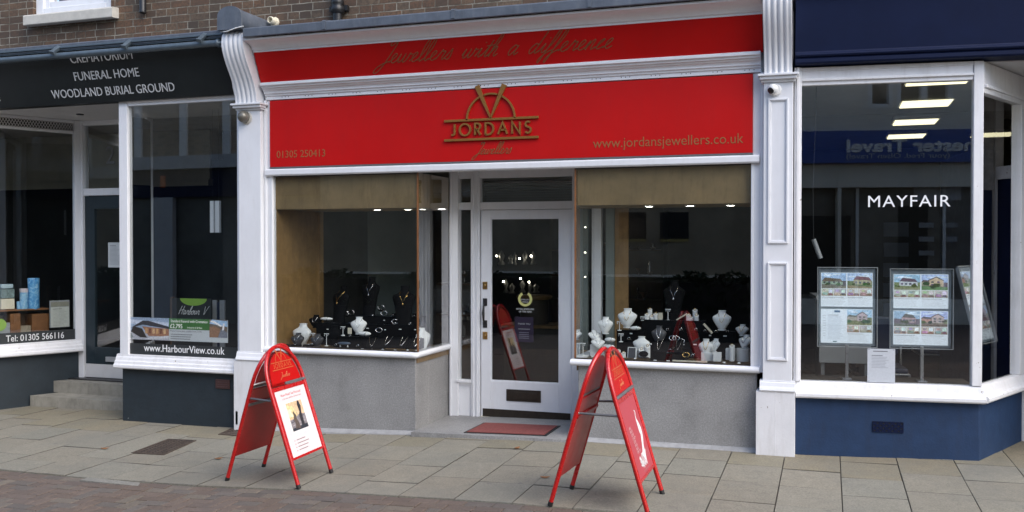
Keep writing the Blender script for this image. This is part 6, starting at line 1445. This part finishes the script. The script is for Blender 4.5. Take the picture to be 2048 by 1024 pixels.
a = PY(980, 700, 2.2); part('lower_counter', MB().box(-3.6, -2.75, 2.5, 2.9, -.03, .72), simple('dim_olive_front', (.075, .065, .045), .5), t); part('counter_top', MB().box(-3.62, -2.73, 2.47, 2.93, .72, .755), TIMBER, t)
# fallen leaves
for px, py, a_, lb in ((210, 899, 20, 'single fallen brown leaf left of the drain cover'), (1034, 898, 70, 'fallen leaf below the doormat'), (437, 919, 40, 'fallen leaf right of the drain cover'), (1090, 957, 10, 'tiny fallen leaf left of the right hand red sign')):
    q = PG(px, py); pts = [(-.04, 0), (-.02, .016), (.012, .018), (.04, .002), (.012, -.016), (-.018, -.018)]
    mb = MB(); ca, sa = math.cos(R(a_)), math.sin(R(a_)); top = [(q.x + x * ca - y * sa, q.y + x * sa + y * ca, q.z + .006 + .012 * abs(x) / .04) for x, y in pts]; mb.add(top + [(x, y, z - .0015) for x, y, z in top], [(0, 1, 2, 3, 4, 5), (11, 10, 9, 8, 7, 6)])
    tag(mb.build('fallen_leaf', simple('dry_leaf', (.22, .10, .04), .8, .3, 60)), lb, 'leaf')

# far end of the street and the neighbour's porch (seen mirrored in the splayed side windows)
t = thing('street_end_building', 'pale building closing the street far to the right, seen mirrored in the left splayed window', 'building', (36, -4, .3))
mb = MB(); mb.box(36, 44, -13, 8, 5.2, 12); part('upper_wall', mb, OPPW, t); part('shop_front', MB().box(36.1, 44, -13, 8, -.5, 5.2), OPPT, t)
for k in range(5): part('window', MB().box(35.95, 36.05, -11 + k * 3.6, -9.4 + k * 3.6, 6.6, 9.2), BLACKINT, t)
part('roof', MB().box(35.8, 44, -13.2, 8.2, 12, 12.3), ROOFM, t)
def street_tree(x, y, h):
    t = thing('street_tree', 'leafy street tree down the street, seen mirrored in the left splayed window', 'tree', (x, y, gz(x))); r = random.Random(4)
    part('trunk', MB().tube([(x, y, gz(x)), (x + .05, y, 1.2), (x - .03, y + .04, 2.2), (x + .08, y, h * .7)], [.12, .10, .08, .03], 10), WOODSH, t)
    mb = MB()
    for k in range(1500):
        a, b, c = r.gauss(0, 1), r.gauss(0, 1), r.gauss(0, 1); n = (a * a + b * b + c * c) ** .5; q = r.uniform(.35, 1) ** .5
        p = V((x + a / n * q * 1.3, y + b / n * q * 1.3, h * .72 + c / n * q * h * .34)); u = V((r.uniform(-1, 1), r.uniform(-1, 1), r.uniform(-1, 1))).normalized() * .09; v = u.orthogonal().normalized() * .05
        mb.face([p - u, p + v, p + u, p - v])
    part('crown', mb, LEAFM, t)
street_tree(13.2, -3.0, 3.6)
t = thing('porch_wall', 'stone pier and navy panel closing the porch right of the estate agency', 'wall', (2.75, .6, 0))
ROUGH = simple('rough_grey_stone', (.30, .29, .28), .85, .4, 9, bump=.9, bscale=22)
mb = MB(); mb.prism([(2.60, .15), (3.6, .15), (3.6, 1.5), (2.25, 1.5)], 2, 2.2, 3.10); part('stone_pier', mb, ROUGH, t)
mb = MB(); mb.prism([(2.62, .17), (3.6, .17), (3.6, 1.5), (2.27, 1.5)], 2, -.1, 2.2); part('navy_panel', mb, BLUEINT, t)
t = thing('porch_door', 'white panelled door at the back of the estate agent\'s porch', 'door', (2.0, 1.62, .2))
mb = MB(); mb.box(1.60, 1.72, 1.55, 1.65, .2, 3.1); mb.box(2.28, 2.40, 1.55, 1.65, .2, 3.1); mb.box(1.72, 2.28, 1.55, 1.65, 2.3, 2.42); part('frame', mb, WHITE2, t, .004)
mb = MB(); mb.box(1.72, 2.28, 1.58, 1.63, .2, 2.3); part('leaf', mb, NAVY, t)

# pale panel added inside the funeral shop, the lit upper wall put in as colour
mb = MB(); mb.box(HX0 + .2, -7.45, 2.2, 2.25, 2.52, 3.15); mb.box(HX0 + .2, -7.45, 2.17, 2.27, 2.44, 2.52); part('pale_wall_band', mb, simple('beige_interior_panel', (.26, .25, .20), .7), hs)
# clipped hedge in a planter across the street, mirrored behind the jewellery
a, b = RJ(560, 600, -9.3).x, RJ(1500, 600, -9.3).x
t = thing('planter_hedge', 'long dark clipped hedge in a timber planter across the street, seen mirrored behind the jewellery', 'hedge', ((a + b) / 2, -9.5, gz((a + b) / 2, -9)))
part('planter', MB().box(a, b, -9.8, -9.25, -.3, .42), BLACKINT, t)
mb = MB(); r = random.Random(12)
for k in range(7000):
    x = r.uniform(a + .02, b - .02); y = r.uniform(-9.78, -9.27); z = r.uniform(.38, 1.08 + .10 * math.sin(x * 2.3) + .06 * math.sin(x * 7))
    u = V((r.uniform(-1, 1), r.uniform(-1, 1), r.uniform(-1, 1))).normalized() * .06; v = u.orthogonal().normalized() * .035; p = V((x, y, z)); mb.face([p - u, p + v, p + u, p - v])
part('foliage', mb, simple('dark_hedge_leaf', (.022, .04, .016), .6, .5, 20), t)
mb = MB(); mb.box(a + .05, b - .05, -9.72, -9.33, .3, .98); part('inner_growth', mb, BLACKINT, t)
# many small ring boxes and tickets
rj = random.Random(21)
def ring_box(px, py, y, lb, grp):
    b_ = PY(px, py, y); t = thing('ring_box', lb, 'ring box', b_, 0, grp)
    part('box', MB().box(b_.x - .022, b_.x + .022, y - .018, y + .018, b_.z, b_.z + .016), BLACKV, t, .004)
    part('lid', MB().box(b_.x - .022, b_.x + .022, y + .018, y + .024, b_.z, b_.z + .045), BLACKV, t, .003)
    part('ring', MB().tube([b_ + V((.011 * math.cos(q * .628), -.002, .022 + .011 * math.sin(q * .628))) for q in range(10)], .0026, 5, True), SILVER, t)
def ticket(px, py, y, lb, grp):
    b_ = PY(px, py, y); k = rj.uniform(.6, 1.1); mb = MB().box(-.014 * k, .014 * k, 0, .002, 0, .011); mb.xf(Mx.Translation(b_) @ Mx.Rotation(R(-35), 4, 'X')); tag(mb.build('price_ticket', WHITEV), lb, 'price ticket', grp)
for px, py, y in ((648, 655, .44), (668, 652, .44), (700, 652, .44), (790, 652, .46), (820, 652, .46), (745, 636, .60), (786, 636, .60), (827, 636, .60), (700, 676, .24), (672, 694, .12), (716, 696, .10), (741, 694, .12)): ring_box(px, py, y, 'small black ring box with a gleaming ring on the black steps of the left window', 'ring boxes in the left window')
for px, py, y in ((573, 696, .06), (602, 696, .06), (640, 697, .05), (660, 698, .05), (700, 699, .05), (724, 699, .05), (742, 700, .05), (765, 700, .04), (790, 701, .04), (815, 701, .04), (832, 702, .04), (655, 659, .42), (735, 657, .42), (770, 660, .42), (800, 659, .42), (830, 660, .42), (720, 640, .58), (768, 641, .58), (812, 643, .58)): ticket(px, py, y, 'tiny white price ticket among the dark stands of the left window', 'price tickets in the left window')
for px, py, y in ((1335, 664, .44), (1362, 664, .44), (1392, 664, .44), (1340, 706, .16), (1410, 667, .46), (1432, 668, .46), (1455, 668, .46), (1385, 716, .10), (1258, 682, .34)): ring_box(px, py, y, 'small black ring box with a gleaming ring on the black steps of the right window', 'ring boxes in the right window')
for px, py, y in ((1310, 722, .06), (1336, 723, .06), (1352, 724, .06), (1395, 725, .05), (1448, 726, .05), (1478, 727, .05), (1270, 718, .06), (1300, 689, .30), (1330, 690, .30), (1366, 690, .30), (1390, 690, .30), (1420, 672, .44), (1450, 673, .44), (1262, 668, .40), (1215, 712, .08), (1185, 714, .08)): ticket(px, py, y, 'tiny white price ticket among the stands of the right window', 'price tickets in the right window')

GREYDIM = simple('dull_pewter', (.20, .20, .19), .4, .2, 20, metal=.6)
# pale ornaments and pin lights on the shelves beyond the door
ro = random.Random(6)
for k, (px, py) in enumerate(((1003, 530), (1022, 528), (1030, 530), (1050, 529), (1066, 530), (1012, 586), (1024, 588), (1045, 586), (1060, 588), (1072, 586), (925, 640), (931, 700), (938, 640))):
    b = PY(px, py, 4.36 if px > 950 else 2.2); r_ = ro.uniform(.03, .06); h = ro.uniform(.10, .22)
    tag(MB().lathe([(r_ * .8, 0), (r_, h * .1), (r_ * .4, h * .3), (r_ * .9, h * .65), (r_ * .3, h * .9), (r_ * .1, h)], b, 12).build('pewter_ornament', GREYDIM), 'dull pewter ornament on the shelves inside the shop beyond the door', 'ornament', 'ornaments on the shelves beyond the door')
for px, py in ((993, 512), (1062, 512), (1039, 517), (1007, 563), (1041, 557), (1058, 564)):
    tag(MB().ball(PY(px, py, 4.3), .012, seg=8).build('spotlight', SPOT), 'tiny lit spotlight under a shelf inside the shop', 'light', 'tiny shelf spotlights inside the shop')
